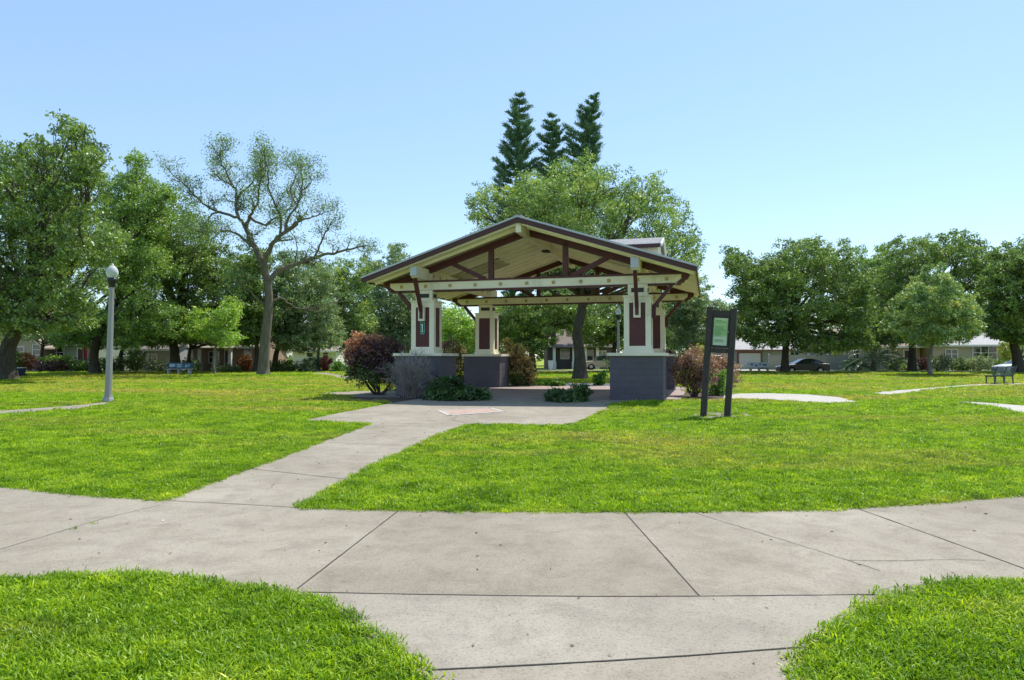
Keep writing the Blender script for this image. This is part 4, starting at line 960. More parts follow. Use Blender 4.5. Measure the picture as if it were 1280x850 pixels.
pine((722, 455), (731, 215), (744, 120), 86, [(120, 6), (140, 13), (160, 18), (180, 25), (200, 26), (300, 26), (460, 26)], 'leaning right hand Norfolk pine behind the pavilion', 63, .28)
# ------------------------------------------------------------------ shrubs
L_purple = leafmat('dark purple leaves', [(0, (.045, .02, .028)), (.5, (.095, .04, .05)), (.85, (.18, .075, .08)), (1, (.30, .13, .12))], .25)
L_pink = leafmat('salmon pink new leaves', [(0, (.34, .12, .08)), (.5, (.56, .25, .17)), (1, (.70, .42, .30))], .3)
L_shrubg = leafmat('shrub green leaves', [(0, (.045, .09, .018)), (.5, (.10, .17, .035)), (1, (.24, .32, .08))])
L_mauve = leafmat('mauve brown leaves', [(0, (.13, .065, .06)), (.5, (.32, .17, .15)), (.9, (.48, .29, .24)), (1, (.58, .42, .30))], .3)
L_croton = leafmat('yellow and pink croton leaves', [(0, (.08, .09, .03)), (.4, (.22, .19, .06)), (.75, (.42, .30, .13)), (1, (.52, .32, .22))], .3)
L_yellow = leafmat('yellow green leaves', [(0, (.14, .19, .02)), (.6, (.34, .38, .04)), (1, (.52, .52, .07))], .4)
L_bright = leafmat('bright green leaves', [(0, (.07, .17, .02)), (.6, (.14, .30, .035)), (1, (.26, .42, .07))], .4)
L_juniper = leafmat('dark juniper sprays', [(0, (.025, .06, .012)), (.6, (.06, .13, .025)), (1, (.17, .27, .06))], .2)
L_orange = leafmat('orange leaves', [(0, (.25, .07, .02)), (.6, (.45, .16, .04)), (1, (.55, .28, .09))], .3)
L_red = leafmat('red flowers', [(0, (.30, .05, .04)), (.6, (.50, .12, .08)), (1, (.55, .25, .18))], .3)
L_white = leafmat('pale variegated leaves', [(0, (.10, .15, .06)), (.5, (.22, .28, .14)), (1, (.48, .52, .38))], .3)
B_twig = bark('dry grey twigs', (.20, .18, .16), (.38, .35, .32))
def lobes3(Y, base, lobes, dz=.6):
    s = Y / F; out_ = []
    for (x, y, rx, ry) in lobes:
        for o in (0, .5 * rx * s, -.5 * rx * s):
            c = at(x, y, Y); out_.append((Vector((c.x, Y + o, c.z)) - base, (rx * s * (1 if o == 0 else .8), rx * s * dz, ry * s * (1 if o == 0 else .85))))
    return out_
def shrub(label, px, py, Y, sets, stems=7, cat='shrub', name='shrub', group=None, zb=None, stem_w=.02, seed=None, stemm=None, spread=.7, aspect=.5):
    """sets: [(part name, lobes in photo px, leaf count, leaf size, material)]"""
    global RNG
    if seed is not None: random.seed(seed); RNG = np.random.default_rng(seed)
    b = at(px, py, Y); b.z = gz(Y) if zb is None else zb
    r = empty(name, b, 0, label, cat, group); mb = MB()
    allL = [l for st in sets for l in lobes3(Y, b, st[1])]
    for k in range(stems):
        c, rr = random.choice(allL); t = c + Vector(tuple(unit(1)[0] * np.array(rr) * .7))
        p0 = Vector((random.uniform(-1, 1) * rr[0] * .25 * spread, random.uniform(-1, 1) * rr[0] * .2, -.08)); pts = limb(mb, p0, t, stem_w, stem_w * .35, .12, 5, 3)
    if stems: mb.build('stem', stemm or B_oak, r, True)
    for nm, lob, n, lf, m in sets:
        P, Rr = puffs(lobes3(Y, b, lob), 1.0, .30, (.5, 1.02), .15); C, idx = fill(P, Rr * 1.0, int(n), .9); C[:, 2] = np.maximum(C[:, 2], .04)
        tt = np.clip(RNG.normal(.5, .18, len(P))[idx] + RNG.normal(0, .2, len(C)), 0, 1)
        leaves(nm, C, lf * RNG.uniform(.6, 1.35, len(C)), m, r, aspect, tint=tt, up=.3)
    return r
shrub('dark purple bush with salmon pink new growth on its left, beside the near left plinth', 474, 496, 24.6,
      [('foliage', [(468, 447, 26, 24), (488, 443, 20, 20), (450, 455, 16, 20), (480, 468, 24, 14)], 9000, .085, L_purple), ('new_growth', [(450, 432, 19, 13), (438, 447, 9, 16), (466, 425, 12, 7)], 4200, .08, L_pink),
       ('lower_leaves', [(462, 472, 26, 14), (492, 470, 14, 18), (446, 465, 14, 14)], 5000, .08, L_shrubg)], 12, stem_w=.035, seed=70)
shrub('low dark juniper spilling onto the plaza before the near left plinth', 570, 500, 21.6,
      [('foliage', [(560, 486, 20, 8), (548, 492, 14, 8), (588, 493, 17, 7), (575, 496, 30, 5), (602, 498, 7, 3), (554, 480, 8, 6)], 13000, .15, L_juniper)], 8, seed=71, aspect=.22)
shrub('small low juniper at the right side of the pavilion entrance', 708, 501, 20.9,
      [('foliage', [(698, 497, 18, 5), (720, 495, 16, 6), (708, 500, 28, 3), (728, 490, 7, 4)], 8000, .14, L_juniper)], 6, seed=72, aspect=.22)
shrub('croton bush with yellow and pink leaves beside the far left plinth', 648, 485, 31.5,
      [('foliage', [(650, 455, 18, 24), (640, 445, 12, 18), (660, 470, 12, 14)], 4500, .12, L_croton), ('lower_leaves', [(650, 470, 16, 14), (640, 468, 10, 14)], 1800, .11, L_shrubg), ('top_shoot', [(634, 431, 5, 8)], 250, .11, L_croton)], 8, seed=73)
shrub('yellow croton showing in the gap between the two left plinths', 576, 490, 31, [('foliage', [(576, 455, 10, 20), (570, 440, 10, 12), (578, 475, 8, 12)], 2400, .12, L_croton)], 5, seed=74)
shrub('dark reddish bush behind the near left column above the plinth', 562, 488, 33, [('foliage', [(562, 440, 14, 18), (556, 460, 14, 18)], 2600, .12, L_purple)], 5, seed=75)
shrub('tall mauve brown bush between the pavilion and the notice board', 868, 497, 23.2,
      [('foliage', [(868, 452, 22, 16), (855, 462, 14, 18), (884, 465, 16, 20), (870, 474, 22, 14)], 8500, .075, L_mauve), ('lower_leaves', [(856, 474, 12, 14), (878, 476, 12, 14), (866, 464, 16, 10)], 2400, .075, L_croton)], 22, stem_w=.02, seed=76)
shrub('mauve bush seen between and right of the notice board posts', 908, 494, 25.5, [('foliage', [(905, 455, 10, 14), (914, 470, 9, 16), (900, 462, 10, 16)], 3200, .08, L_mauve)], 8, seed=77)
shrub('bright green small bush between the notice board posts', 899, 495, 24.2, [('foliage', [(899, 478, 9, 15), (896, 488, 9, 8)], 1700, .09, L_bright)], 5, seed=78)
shrub('yellow green bush behind the mauve bush', 880, 490, 27, [('foliage', [(880, 443, 10, 8), (884, 455, 9, 16)], 1100, .11, L_yellow)], 5, seed=79)
shrub('dark purple bush behind the right columns', 839, 487, 28, [('foliage', [(838, 455, 9, 20), (841, 470, 9, 16)], 2600, .10, L_purple)], 5, seed=80)
shrub('bright green bush at the back of the pavilion beside the right plinth', 753, 484, 33, [('foliage', [(752, 473, 10, 10), (748, 479, 9, 6)], 1500, .13, L_bright)], 4, seed=81)
for px, w_ in ((652, 13), (676, 14), (700, 12)):
    shrub({652: 'leftmost', 676: 'middle', 700: 'rightmost'}[px] + ' of three low lime ground cover plants at the back edge of the pavilion floor', px, 485, 31.6 + random.uniform(-.3, .3), [('foliage', [(px, 481, w_, 4)], 1300, .13, L_bright)], 3, group='low green plants behind the pavilion floor', name='ground_cover_plant', cat='plant', seed=px)
# leafless bush
random.seed(9); RNG = np.random.default_rng(9)
bz = Vector((at(513, 499, 22.5).x, 22.5, 0)); tw = empty('dead_bush', bz, 0, 'leafless grey twiggy bush in front of the near left plinth', 'bush')
mb = MB(); tips = []
def bush_twig(p, d, L, r, lvl):
    q = Vector(p); pts = [q.copy()]; d = Vector(d)
    for i in range(4):
        d = (d + Vector(unit(1)[0]) * .22).normalized(); q = q + d * L / 4; pts.append(q.copy())
    mb.tube(pts, [max(.0036, r * (1 - .6 * i / 4)) for i in range(5)], 4, False)
    if lvl:
        for k in range(5 if lvl > 1 else 4): bush_twig(random.choice(pts[1:]), (d + Vector(unit(1)[0]) * .75 + Vector((0, 0, .15))).normalized(), L * random.uniform(.42, .7), r * .55, lvl - 1)
for k in range(34):
    a = random.uniform(0, 2 * PI); rr = random.uniform(0, .35)
    bush_twig((rr * math.cos(a), rr * math.sin(a) * .6, -.05), (math.cos(a) * random.uniform(0, .55), math.sin(a) * .3, 1), random.uniform(.62, .92), .011, 3)
mb.build('branches', B_twig, tw)
# ------------------------------------------------------------------ houses
M_glass = paint('dark window glass', (.03, .04, .045), .08, .2, 1, spec=.8)
M_roofg = shinglemat('light grey shingles', (.42, .41, .40), (.50, .49, .48)); M_roofb = shinglemat('tan shingles', (.27, .23, .18), (.32, .27, .21)); M_roofd = shinglemat('brown shingles', (.17, .14, .12), (.22, .18, .15))
def house(name, label, px0, px1, Y, d, hw, hr, wallm, roofm, trim=None, axis='x', windows=(), doors=(), z0=-.1, over=.5, porch=()):
    x0, x1 = (px0 - CX) * Y / F, (px1 - CX) * Y / F; xm = (x0 + x1) / 2; h = (x1 - x0) / 2
    r = empty(name, (xm, Y, gz(Y)), 0, label, 'house'); trim = trim or M_white
    mb = MB()
    if axis == 'x':
        mb.prism([(-h, 0, z0), (-h, d, z0), (-h, d, hw), (-h, d / 2, hr - .12), (-h, 0, hw)], (2 * h, 0, 0)); mb.build('wall', wallm, r)
        mb = MB(); sl = (hr - hw) / (d / 2)
        for e in (0, 1):
            a, b2 = (-over, d / 2) if e == 0 else (d + over, d / 2); za = hw - sl * over
            mb.prism([(-h - over, a, za), (-h - over, b2, hr), (-h - over, b2, hr + .15), (-h - over, a, za + .15)], (2 * h + 2 * over, 0, 0))
        mb.build('roof', roofm, r)
        mb = MB(); mb.box(-h - over, h + over, -over - .06, -over - .004, hw - sl * over - .06, hw - sl * over + .16); mb.build('fascia', trim, r)
    else:
        mb.prism([(-h, 0, z0), (h, 0, z0), (h, 0, hw), (0, 0, hr - .12), (-h, 0, hw)], (0, d, 0)); mb.build('wall', wallm, r)
        mb = MB(); sl = (hr - hw) / h
        for e in (-1, 1): mb.prism([(e * (h + over), -over, hw - sl * over), (0, -over, hr), (0, -over, hr + .15), (e * (h + over), -over, hw - sl * over + .15)], (0, d + 2 * over, 0))
        mb.build('roof', roofm, r)
        for e in (-1, 1):
            mb = MB(); mb.prism([(e * (h + over), -over - .06, hw - sl * over - .03), (0, -over - .06, hr - .03), (0, -over - .06, hr + .17), (e * (h + over), -over - .06, hw - sl * over + .17)], (0, .055, 0)); mb.build('bargeboard', trim, r)
    X = lambda p: (p - CX) * Y / F - xm
    Z = lambda y: HCAM + (447 - y) * Y / F - gz(Y)
    for (a, b2, ya, yb, nx, nz) in windows:
        xa, xb, za, zb = X(a), X(b2), Z(yb), Z(ya); mb = MB(); t = .09
        mb.box(xa - t, xa, -.07, -.004, za - t, zb + t); mb.box(xb, xb + t, -.07, -.004, za - t, zb + t); mb.box(xa, xb, -.07, -.004, zb, zb + t); mb.box(xa, xb, -.09, -.004, za - t, za)
        for i in range(1, nx): x = xa + (xb - xa) * i / nx; mb.box(x - .05, x + .05, -.065, -.004, za, zb)
        for i in range(1, nz): z = za + (zb - za) * i / nz; mb.box(xa, xb, -.055, -.004, z - .03, z + .03)
        wf = mb.build('window', M_white, r); mb = MB(); mb.box(xa, xb, -.03, -.002, za, zb); mb.build('pane', M_glass, wf)
    for (a, b2, ya, dm, kind) in doors:
        xa, xb, zb = X(a), X(b2), Z(ya); mb = MB()
        if kind == 'garage':
            n_ = 4
            for i in range(n_): mb.box(xa, xb, -.05, -.004, zb * i / n_ + (.0 if i else z0 * 0), zb * (i + 1) / n_ - .03)
            mb.box(xa, xb, -.03, -.003, 0, zb)
        else: mb.box(xa, xb, -.05, -.004, 0, zb)
        dr = mb.build('garage_door' if kind == 'garage' else 'door', dm, r); mb = MB(); t = .22 if kind == 'garage' else .12
        mb.box(xa - t, xa - .002, -.09, -.004, 0, zb + t); mb.box(xb + .002, xb + t, -.09, -.004, 0, zb + t); mb.box(xa, xb, -.09, -.004, zb + .002, zb + t); mb.build('door_frame', trim, dr)
    for p in porch:
        mb = MB(); x = X(p); mb.box(x - .17, x + .17, -1.5, -1.16, 0, hw - .35); mb.box(x - .24, x + .24, -1.57, -1.09, 0, .9); mb.build('porch_column', M_white, r)
    if porch:
        mb = MB(); a, b2 = X(min(porch)) - .4, X(max(porch)) + .4; mb.prism([(a, -1.9, hw - .35), (a, -.52, hw - .02), (a, -.52, hw + .1), (a, -1.9, hw - .22)], (b2 - a, 0, 0)); mb.build('porch_roof', roofm, r)
    return r
W_grey = paint('grey siding', (.30, .31, .32), .7, .06, .6); W_green = paint('sage green siding', (.26, .33, .24), .7, .06, .6); W_cream = paint('cream stucco', (.44, .38, .30), .8, .06, .6)
W_tan = paint('tan stucco', (.42, .35, .28), .8, .08, .6); W_white = paint('white stucco', (.70, .70, .68), .8, .05, .6); W_brown = paint('purple brown siding', (.11, .085, .09), .7, .1, .6); W_pink = paint('salmon stucco', (.32, .22, .17), .8, .08, .6)
M_brick2 = paint('red brown trim', (.20, .10, .075), .7); D_white = paint('off white garage door', (.62, .63, .66), .6, .03)
house('garage_house', 'grey house with an off white garage door in a red brown frame at right', 893, 984, 83, 9, 2.45, 4.35, W_grey, M_roofg, M_brick2, 'x', (), ((923.5, 950.5, 441.5, D_white, 'garage'), (901, 915, 441.5, D_white, 'garage')))
house('stucco_house', 'low pale house with a broad white roof behind the vinyl fence', 978, 1044, 94, 10, 2.5, 3.3, W_white, M_roofg, None, 'x', ((988, 998, 436, 444, 2, 2),))
house('gabled_house', 'tan house with a grey gable and paired white windows right of the fence', 1032, 1064, 88, 10, 3.0, 4.4, W_grey, M_roofg, None, 'y', ((1040, 1050, 436, 446, 1, 2),))
house('stucco_house', 'long tan house with double white windows behind the palm', 1057, 1150, 84, 9, 2.9, 5.0, W_tan, M_roofb, None, 'x', ((1061, 1078, 436, 448, 2, 2), (1100, 1112, 437, 449, 2, 2)), ((1130, 1139, 438, M_dkbrown, 'door'),))
house('stucco_house', 'beige house with three white framed windows in a row behind the rightmost shrubs', 1166, 1256, 82, 10, 3.0, 4.9, W_tan, M_roofg, None, 'x', ((1216, 1245, 433, 449, 3, 2), (1182, 1196, 437, 448, 2, 2)))
house('green_house', 'sage green house with white framed windows left of the lamp', 52, 112, 72, 9, 2.9, 4.6, W_green, M_roofb, None, 'x', ((62, 80, 431, 450, 2, 2),), ((98, 106, 436, M_maroon, 'door'),))
house('cream_house', 'cream gabled house wing beside the leftmost oak trunk', 12, 53, 70, 9, 2.7, 4.1, W_cream, M_roofb, None, 'y', ((42, 51, 431, 443, 1, 2), (20, 30, 434, 446, 1, 2)))
house('shaded_house', 'low grey house shaded by trees between the lamp and the blue bench', 163, 214, 76, 8, 2.4, 3.6, W_grey, M_roofd, None, 'x', ((184, 196, 443, 452, 2, 2),))
house('porch_house', 'salmon house with white porch columns behind the small lime tree', 240, 324, 74, 9, 2.7, 4.6, W_pink, M_roofb, None, 'x', ((262, 274, 440, 453, 2, 2), (306, 314, 436, 450, 1, 3)), ((282, 290, 438, M_dkbrown, 'door'),), porch=(247, 257, 276, 294))
house('white_house', 'small white house with a dark window seen beyond the hedge at left', 366, 420, 90, 9, 2.3, 3.5, W_white, M_roofb, None, 'x', ((384, 391, 441, 446, 1, 1), (404, 410, 440, 447, 1, 2)))
house('brown_house', 'purple brown house with a white arched window seen through the pavilion', 684, 768, 86, 9, 3.0, 5.0, W_brown, M_roofd, None, 'x', ((701, 711, 437, 448, 1, 2), (734, 741, 438, 451, 1, 2), (748, 757, 439, 450, 2, 2)), porch=(692, 716, 730, 745))
# vinyl fence
M_vinyl = paint('grey vinyl', (.36, .36, .36), .6, .05, 1)
fy = 79.0; fx0, fx1 = (961 - CX) * fy / F, (1059 - CX) * fy / F
fe = empty('vinyl_fence', (fx0, fy, gz(fy)), 0, 'tall grey vinyl privacy fence behind the dark sedan', 'fence'); L_ = fx1 - fx0; nP = 4
for i in range(nP + 1):
    x = L_ * i / nP; mb = MB(); mb.box(x - .065, x + .065, -.065, .065, -.1, 1.78); mb.add([(x - .085, -.085, 1.782), (x + .085, -.085, 1.782), (x + .085, .085, 1.782), (x - .085, .085, 1.782), (x, 0, 1.87)], [(3, 2, 1, 0), (0, 1, 4), (1, 2, 4), (2, 3, 4), (3, 0, 4)]); mb.build('post', M_vinyl, fe)
for i in range(nP):
    a, b2 = L_ * i / nP + .067, L_ * (i + 1) / nP - .067; mb = MB(); k = 14
    for j in range(k): mb.box(a + (b2 - a) * j / k + .005, a + (b2 - a) * (j + 1) / k - .005, -.012, .012, .12, 1.62)
    mb.box(a, b2, -.03, .03, .02, .118); mb.box(a, b2, -.03, .03, 1.622, 1.74); mb.build('panel', M_vinyl, fe)
# ------------------------------------------------------------------ cars
M_tyre = paint('tyre rubber', (.02, .02, .02), .85); M_rim = paint('alloy wheel', (.45, .46, .48), .3, .05, 3, metal=.8)
M_lens = paint('headlamp lens', (.7, .72, .74), .15, .03); M_tail = paint('tail lamp red', (.30, .02, .02), .25)
def carpaint(name, c):
    m = paint(name, c, .35, .03, 1, spec=.35); p = [n for n in m.node_tree.nodes if n.type == 'BSDF_PRINCIPLED'][0]; p.inputs['Coat Weight'].default_value = .15; p.inputs['Coat Roughness'].default_value = .06; return m
PROF = {'sedan': dict(low=[(-2.38, .42), (-2.36, .62), (-2.25, .74), (-1.45, .90), (-1.0, .96), (1.35, 1.0), (1.9, 1.0), (2.28, .96), (2.36, .78), (2.36, .40)], cab=[(-1.1, .95), (-.25, 1.40), (.25, 1.46), (.75, 1.44), (1.25, 1.28), (1.85, 1.0)], wx=(-1.42, 1.38), wr=.33, hw=.90),
        'suv': dict(low=[(-2.3, .45), (-2.3, .85), (-2.15, .98), (-1.1, 1.05), (-.9, 1.08), (2.15, 1.1), (2.28, 1.05), (2.32, .5)], cab=[(-1.15, 1.05), (-.55, 1.62), (0, 1.70), (1.7, 1.68), (2.15, 1.1)], wx=(-1.4, 1.38), wr=.36, hw=.93)}
def make_car(label, loc, rz, m, kind, group='parked cars around the park'):
    P = PROF[kind]; r = empty('parked_car', loc, rz, label, 'car', group); hw = P['hw']; wr = P['wr']
    def arch(poly):
        bot = []
        for wx in sorted(P['wx'], reverse=True):
            for t in range(0, 9): a = PI * t / 8; bot.append((wx + (wr + .06) * math.cos(a), max(.22, .30 + (wr + .06) * math.sin(a))))
        return poly + [(poly[-1][0] - .03, .24)] + bot + [(poly[0][0] + .04, .24)]
    poly = arch(P['low']); n = len(poly); mb = MB(); secs = [(-hw, .90, .02), (-hw + .07, 1.0, 0), (hw - .07, 1.0, 0), (hw, .90, .02)]
    for (y, s_, _) in secs:
        for (x, z) in poly: zz = z if z < .5 else .5 + (z - .5) * (1 if s_ == 1 else .93); mb.v.append((x * (1 if s_ == 1 else .985), y, zz))
    for k in range(3):
        for i in range(n): mb.f.append((k * n + i, k * n + (i + 1) % n, (k + 1) * n + (i + 1) % n, (k + 1) * n + i))
    mb.f.append(tuple(reversed(range(n)))); mb.f.append(tuple(3 * n + i for i in range(n)))
    body = mb.build('body', m, r)
    cab = P['cab']; n = len(cab); mb = MB(); top = max(z for _, z in cab); zb = cab[0][1]
    def half(z): return hw - .07 - .20 * (z - zb) / (top - zb)
    for s_ in (-1, 1):
        for (x, z) in cab: mb.v.append((x, s_ * half(z), z))
    for i in range(n - 1): mb.f.append((i, n + i, n + i + 1, i + 1))
    mb.f.append(tuple(range(n))); mb.f.append(tuple(reversed(range(n, 2 * n)))); mb.f.append((0, n - 1, 2 * n - 1, n)); mb.build('glasshouse', M_glass, r)
    mb = MB(); hi = [(x, z) for x, z in cab if z > zb + (top - zb) * .72]      # painted roof and pillars stand just proud of the glass
    for i in range(len(hi) - 1): a, b2 = hi[i], hi[i + 1]; mb.add([(a[0], -half(a[1]) - .004, a[1] + .006), (a[0], half(a[1]) + .004, a[1] + .006), (b2[0], half(b2[1]) + .004, b2[1] + .006), (b2[0], -half(b2[1]) - .004, b2[1] + .006)], [(0, 1, 2, 3)])
    mb.build('roof', m, r)
    for s_ in (-1, 1):
        mb = MB()
        for i in range(n - 1): a, b2 = cab[i], cab[i + 1]; mb.bar((a[0], s_ * half(a[1]), a[1]), (b2[0], s_ * half(b2[1]), b2[1]), .05, .07, (0, 1, 0))
        xm = .45; mb.bar((xm, s_ * half(zb), zb), (xm - .05, s_ * half(top - .03), top - .03), .05, .09, (0, 1, 0)); mb.build('pillar', m, r)
        for wx in P['wx']:
            mb = MB(); c = Vector((wx, s_ * (hw - .11), wr)); prof_ = [(wr * .62, -.10), (wr * .95, -.10), (wr, -.07), (wr, .07), (wr * .95, .10), (wr * .62, .10)]
            mb.lathe(prof_, 20); mb.v = [(c.x + a, c.y + zz, c.z + b2) for a, b2, zz in mb.v]; wh = mb.build('wheel', M_tyre, r, True)
            mb = MB(); mb.lathe([(wr * .6, -.06), (wr * .6, .06), (wr * .45, .085 * 1.0), (wr * .15, .07), (.01, .075)], 16); mb.v = [(c.x + a, c.y + s_ * (zz + .03), c.z + b2) for a, b2, zz in mb.v]; mb.build('rim', M_rim, wh)
        fx = P['low'][1]; mb = MB(); mb.bar((fx[0] - .01, s_ * .55, fx[1] - .02), (fx[0] + .02, s_ * (hw - .08), fx[1] + .02), .10, .12); mb.build('headlight', M_lens, r)
        bx = P['low'][-3]; mb = MB(); mb.bar((bx[0] + .03, s_ * .5, bx[1] - .12), (bx[0] + .01, s_ * (hw - .05), bx[1] - .10), .08, .12); mb.build('tail_light', M_tail, r)
        mb = MB(); mb.bar((-.85, s_ * (hw - .06), zb + .08), (-.80, s_ * (hw + .12), zb + .10), .10, .12); mb.build('mirror', m, r)
    return r
make_car('dark charcoal sedan parked on the street under the round dark oak', ((1003 - CX) * 68 / F, 68, -.216), 0, carpaint('charcoal car paint', (.035, .035, .042)), 'sedan')
make_car('tan vehicle parked before the brown house, seen under the pavilion roof', ((753 - CX) * 79 / F, 79, -.07), 0, carpaint('champagne car paint', (.42, .36, .28)), 'suv')
make_car('silver car beyond the green bench at the right edge', ((1276 - CX) * 67.6 / F, 67.6, -.216), 0, carpaint('silver blue car paint', (.50, .55, .60)), 'sedan')
make_car('white vehicle on the garage driveway seen between the notice board posts', (23.6, 79.2, -.06), R(90), carpaint('white car paint', (.72, .73, .74)), 'suv')
# ------------------------------------------------------------------ bins, flag
def bin_(label, px, Y, bm, lm, h=1.05, z=None):
    b = at(px, 450, Y); r = empty('wheeled_bin', (b.x, Y, gz(Y)), random.uniform(-.3, .3), label, 'bin'); mb = MB(); k = .22
    mb.add([(-k, -k, .05), (k, -k, .05), (k, k, .05), (-k, k, .05), (-.29, -.3, h), (.29, -.3, h), (.29, .3, h), (-.29, .3, h)], [(3, 2, 1, 0), (4, 5, 6, 7), (0, 1, 5, 4), (1, 2, 6, 5), (2, 3, 7, 6), (3, 0, 4, 7)]); mb.build('body', bm, r, bevel=.02)
    mb = MB(); mb.box(-.31, .31, -.33, .32, h + .002, h + .05); mb.bar((-.28, .36, h), (.28, .36, h), .04, .04); mb.build('lid', lm, r, bevel=.015)
    for s in (-1, 1): mb = MB(); mb.lathe([(.11, -.03), (.12, 0), (.11, .03)], 14); mb.v = [(s * .27 + z_, .24 + x_, .12 + y_) for x_, y_, z_ in mb.v]; mb.build('wheel', M_tyre, r)
    return r
M_bluebin = paint('navy plastic', (.025, .035, .075), .5); M_pale = paint('pale plastic', (.6, .63, .66), .5)
bin_('pale bin beside the dark trunk beyond the pavilion', 688, 78, M_pale, M_pale)
bin_('small navy bin with a pale lid right of the leftmost oak trunk', 24, 47, M_bluebin, M_pale, .62)
fl_ = empty('house_flag', at(104, 452, 68), 0, 'red and white house flag hanging beside the green house', 'flag'); fl_.location.z = gz(68)
mb = MB(); mb.tube([(0, 0, -.1), (0, 0, 2.6)], [.03, .025], 8); mb.bar((0, 0, 2.5), (.75, 0, 2.62), .03, .03); mb.build('pole', M_white, fl_)
def wav(mb, x0, x1, z0, z1):
    n = 8
    for s in (0, .008):
        o = len(mb.v)
        for i in range(n + 1): x = x0 + (x1 - x0) * i / n; y = .04 * math.sin(x * 11) + s; mb.v += [(x, y, z0), (x, y, z1)]
        mb.f += [(o + 2 * i, o + 2 * i + 2, o + 2 * i + 3, o + 2 * i + 1) for i in range(n)]
mb = MB(); wav(mb, .05, .40, 1.2, 2.48); mb.build('red_cloth', paint('flag red', (.40, .04, .07), .8), fl_); mb = MB(); wav(mb, .402, .7, 1.35, 2.55); mb.build('white_cloth', paint('flag pink', (.66, .45, .52), .8), fl_)
# ------------------------------------------------------------------ garden planting before the houses
hed = [(38, 64, [(34, 452, 12, 10)], L_orange, 'orange leaved shrub before the cream house'), (72, 65, [(72, 449, 20, 5)], L_lime, 'lime topped clipped hedge under the green house window'), (66, 63.5, [(66, 456, 26, 6)], L_purple, 'dark reddish hedge below the lime hedge'),
       (20, 62, [(16, 450, 9, 14)], L_shrubg, 'green shrub beside the leftmost trunk'), (100, 64, [(100, 456, 14, 8)], L_shrubg, 'dark green shrub below the house flag'), (135, 66, [(136, 455, 18, 9)], L_shrubg, 'dark green shrub directly behind the left lamp'),
       (168, 67, [(168, 448, 15, 12)], L_shrubg, 'tall dark shrub between the lamp and the low grey house'), (197, 68, [(198, 457, 14, 7)], L_white, 'pale shrub in front of the low grey house'), (240, 69, [(238, 456, 14, 7)], L_shrubg, 'dark shrub between the blue bench and the lime tree'),
       (280, 66, [(282, 462, 20, 5)], L_white, 'low grey green hedge right of the lime tree trunk'), (304, 68, [(306, 452, 10, 9)], L_orange, 'orange plant by the porch of the salmon house'), (352, 67, [(355, 458, 26, 8)], L_shrubg, 'dark clipped hedge right of the tall sparse tree'),
       (383, 66, [(384, 460, 12, 7)], L_white, 'pale rounded shrub at the end of the dark hedge'), (395, 74, [(392, 454, 16, 8)], L_shrubg, 'green shrub in front of the white house'), (409, 70, [(408, 453, 7, 7)], L_red, 'red flowering shrub beside the driveway'),
       (424, 66, [(424, 460, 10, 9)], L_bright, 'bright green shrub left of the purple bush'), (520, 70, [(520, 455, 28, 12)], L_shrubg, 'dark shrub behind the leafless bush'), (610, 70, [(610, 452, 24, 14)], L_shrubg, 'dark shrub behind the far left plinth'),
       (655, 72, [(656, 455, 16, 10)], L_shrubg, 'dark shrub behind the croton under the roof'), (775, 72, [(776, 455, 22, 12)], L_shrubg, 'dark shrub behind the right plinth'), (850, 72, [(850, 455, 24, 14)], L_shrubg, 'dark shrub behind the mauve bush'),
       (1066, 77, [(1066, 456, 12, 7)], L_shrubg, 'dark shrub at the right end of the vinyl fence'), (1122, 77, [(1122, 455, 14, 9)], L_shrubg, 'dark shrub left of the tall oak trunk'), (1153, 75, [(1152, 455, 10, 9)], L_purple, 'dark shrub between the two right trunks'),
       (1178, 73, [(1177, 452, 11, 9)], L_white, 'pale leaved shrub right of the pale trunk'), (1200, 76, [(1199, 455, 14, 9)], L_shrubg, 'dark shrub left of the three windows'), (1224, 74, [(1224, 452, 16, 8)], L_white, 'silvery shrub below the three windows'),
       (1245, 76, [(1246, 456, 14, 8)], L_shrubg, 'dark shrub right of the three windows'), (1256, 80, [(1258, 438, 8, 18)], L_yellow, 'yellow green tall shrub beside the rightmost oak trunk'), (1048, 82, [(1047, 440, 8, 7)], L_yellow, 'yellow green shrub over the vinyl fence')]
for px, Y, lob, m, lab in hed:
    n = int(700 + sum(l[2] * l[3] for l in lob) * 9); shrub(lab, px, 463, Y, [('foliage', lob + [(lob[0][0], (lob[0][1] + 465) / 2, lob[0][2] * .9, max(3, (465 - lob[0][1]) / 2))], n, .19, m)], 4, group='garden shrubs round the park', seed=px + 1000)
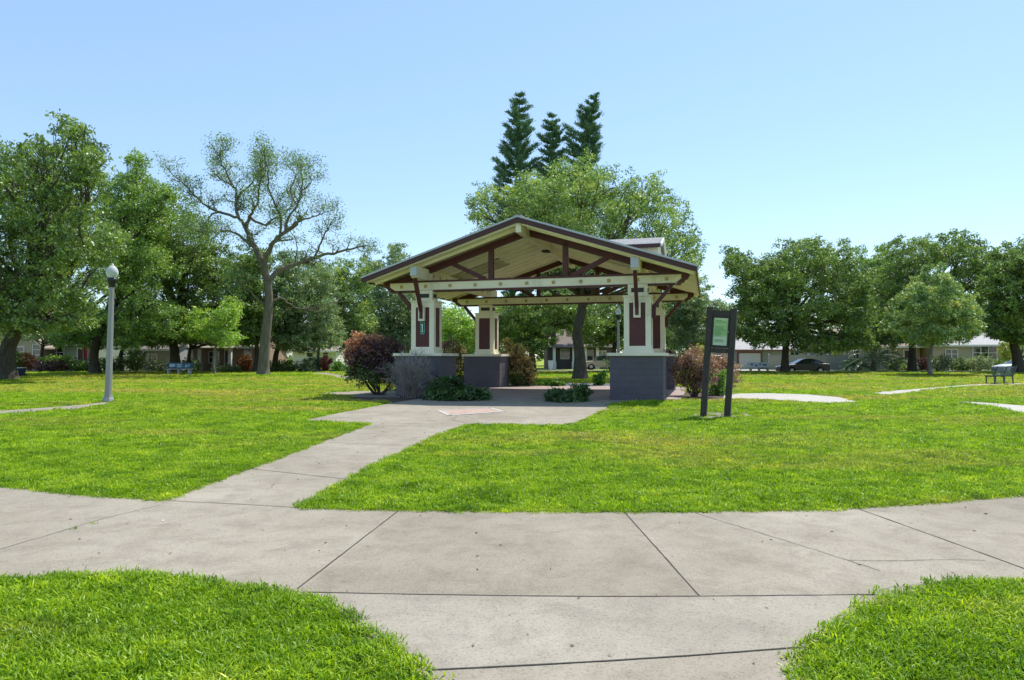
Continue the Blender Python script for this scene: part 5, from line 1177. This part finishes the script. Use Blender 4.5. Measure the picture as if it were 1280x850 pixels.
# palms: arching fronds with leaflets
L_palm = leafmat('grey green palm leaflets', [(0, (.09, .16, .09)), (.5, (.20, .29, .16)), (1, (.38, .46, .30))], .3)
def palm(label, px, Y, h, fl, nf, seed):
    random.seed(seed); rng = np.random.default_rng(seed); b = at(px, 462, Y); r = empty('palm', (b.x, Y, gz(Y)), 0, label, 'palm', 'low palms before the tan house'); mb = MB()
    mb.tube([(0, 0, -.1), (.02, 0, h * .5), (0, .02, h)], [.16, .13, .12], 10); mb.build('trunk', B_grey, r, True); mb = MB(); C, A = [], []
    for k in range(nf):
        a = 2 * PI * k / nf + rng.uniform(-.2, .2); up = rng.uniform(.25, 1.5); d = Vector((math.cos(a), math.sin(a), 0)); pts = []
        for j in range(9): t = j / 8; pts.append(Vector((0, 0, h)) + d * fl * t * (.55 + .3 / (up + .3)) + Vector((0, 0, fl * (up * .55 * t - .55 * t * t))))
        mb.tube(pts, [.018 * (1 - .8 * j / 8) for j in range(9)], 4); sd = Vector((-d.y, d.x, 0))
        for j in range(52):
            t = .15 + .85 * j / 52; i = min(7, int(t * 8)); p = pts[i].lerp(pts[i + 1], t * 8 - i); tg = (pts[i + 1] - pts[i]).normalized()
            for s in (-1, 1):
                al = sd * s * .85 + tg * .55 + Vector((0, 0, -.25)); C.append(p + al.normalized() * .17); A.append(al)
    mb.build('frond_stalks', B_grey, r); leaves('fronds', np.array(C), rng.uniform(.30, .42, len(C)), L_palm, r, .16, along=np.array(A)); return r
palm('larger arching palm in front of the tan house', 1093, 73, 1.3, 3.4, 26, 1); palm('smaller low palm left of the tall oak trunk', 1120, 74, .8, 2.6, 20, 2); palm('low spreading palm left of the larger palm', 1072, 74.5, .5, 2.2, 18, 3)
# dead leaves and clippings on the concrete
random.seed(3); RNG = np.random.default_rng(3); n = 260
X = RNG.uniform(-6, 6, n * 8); Y = RNG.uniform(2.5, 17, n * 8); k = np.zeros(len(X), bool)
for P in POLYS[:3]: k |= inside(P, X, Y)
X, Y = X[k][:n], Y[k][:n]
o = leaves('leaf_litter', np.stack([X, Y, np.full(len(X), .0235)], 1), RNG.uniform(.012, .035, len(X)), leafmat('dry leaf litter', [(0, (.05, .035, .02)), (.6, (.12, .085, .05)), (1, (.22, .16, .09))], .1), None, .4, along=np.stack([RNG.normal(size=len(X)), RNG.normal(size=len(X)), np.zeros(len(X))], 1))
tag(o, 'tiny dry leaves and clippings scattered on the concrete', 'leaf litter', kind='stuff')
for i, (px, py) in enumerate(((93, 661), (117, 654.5))):
    c = clump('x', 12, .03, .01, .025, .006, M_blade); c.name = 'grass_tuft'; col.objects.link(c); c.location = G(px, py, .018); tag(c, 'tiny grass tuft in the paving crack ' + ('left of the other tuft', 'right of the other tuft')[i], 'weed', 'weeds in the paving cracks')
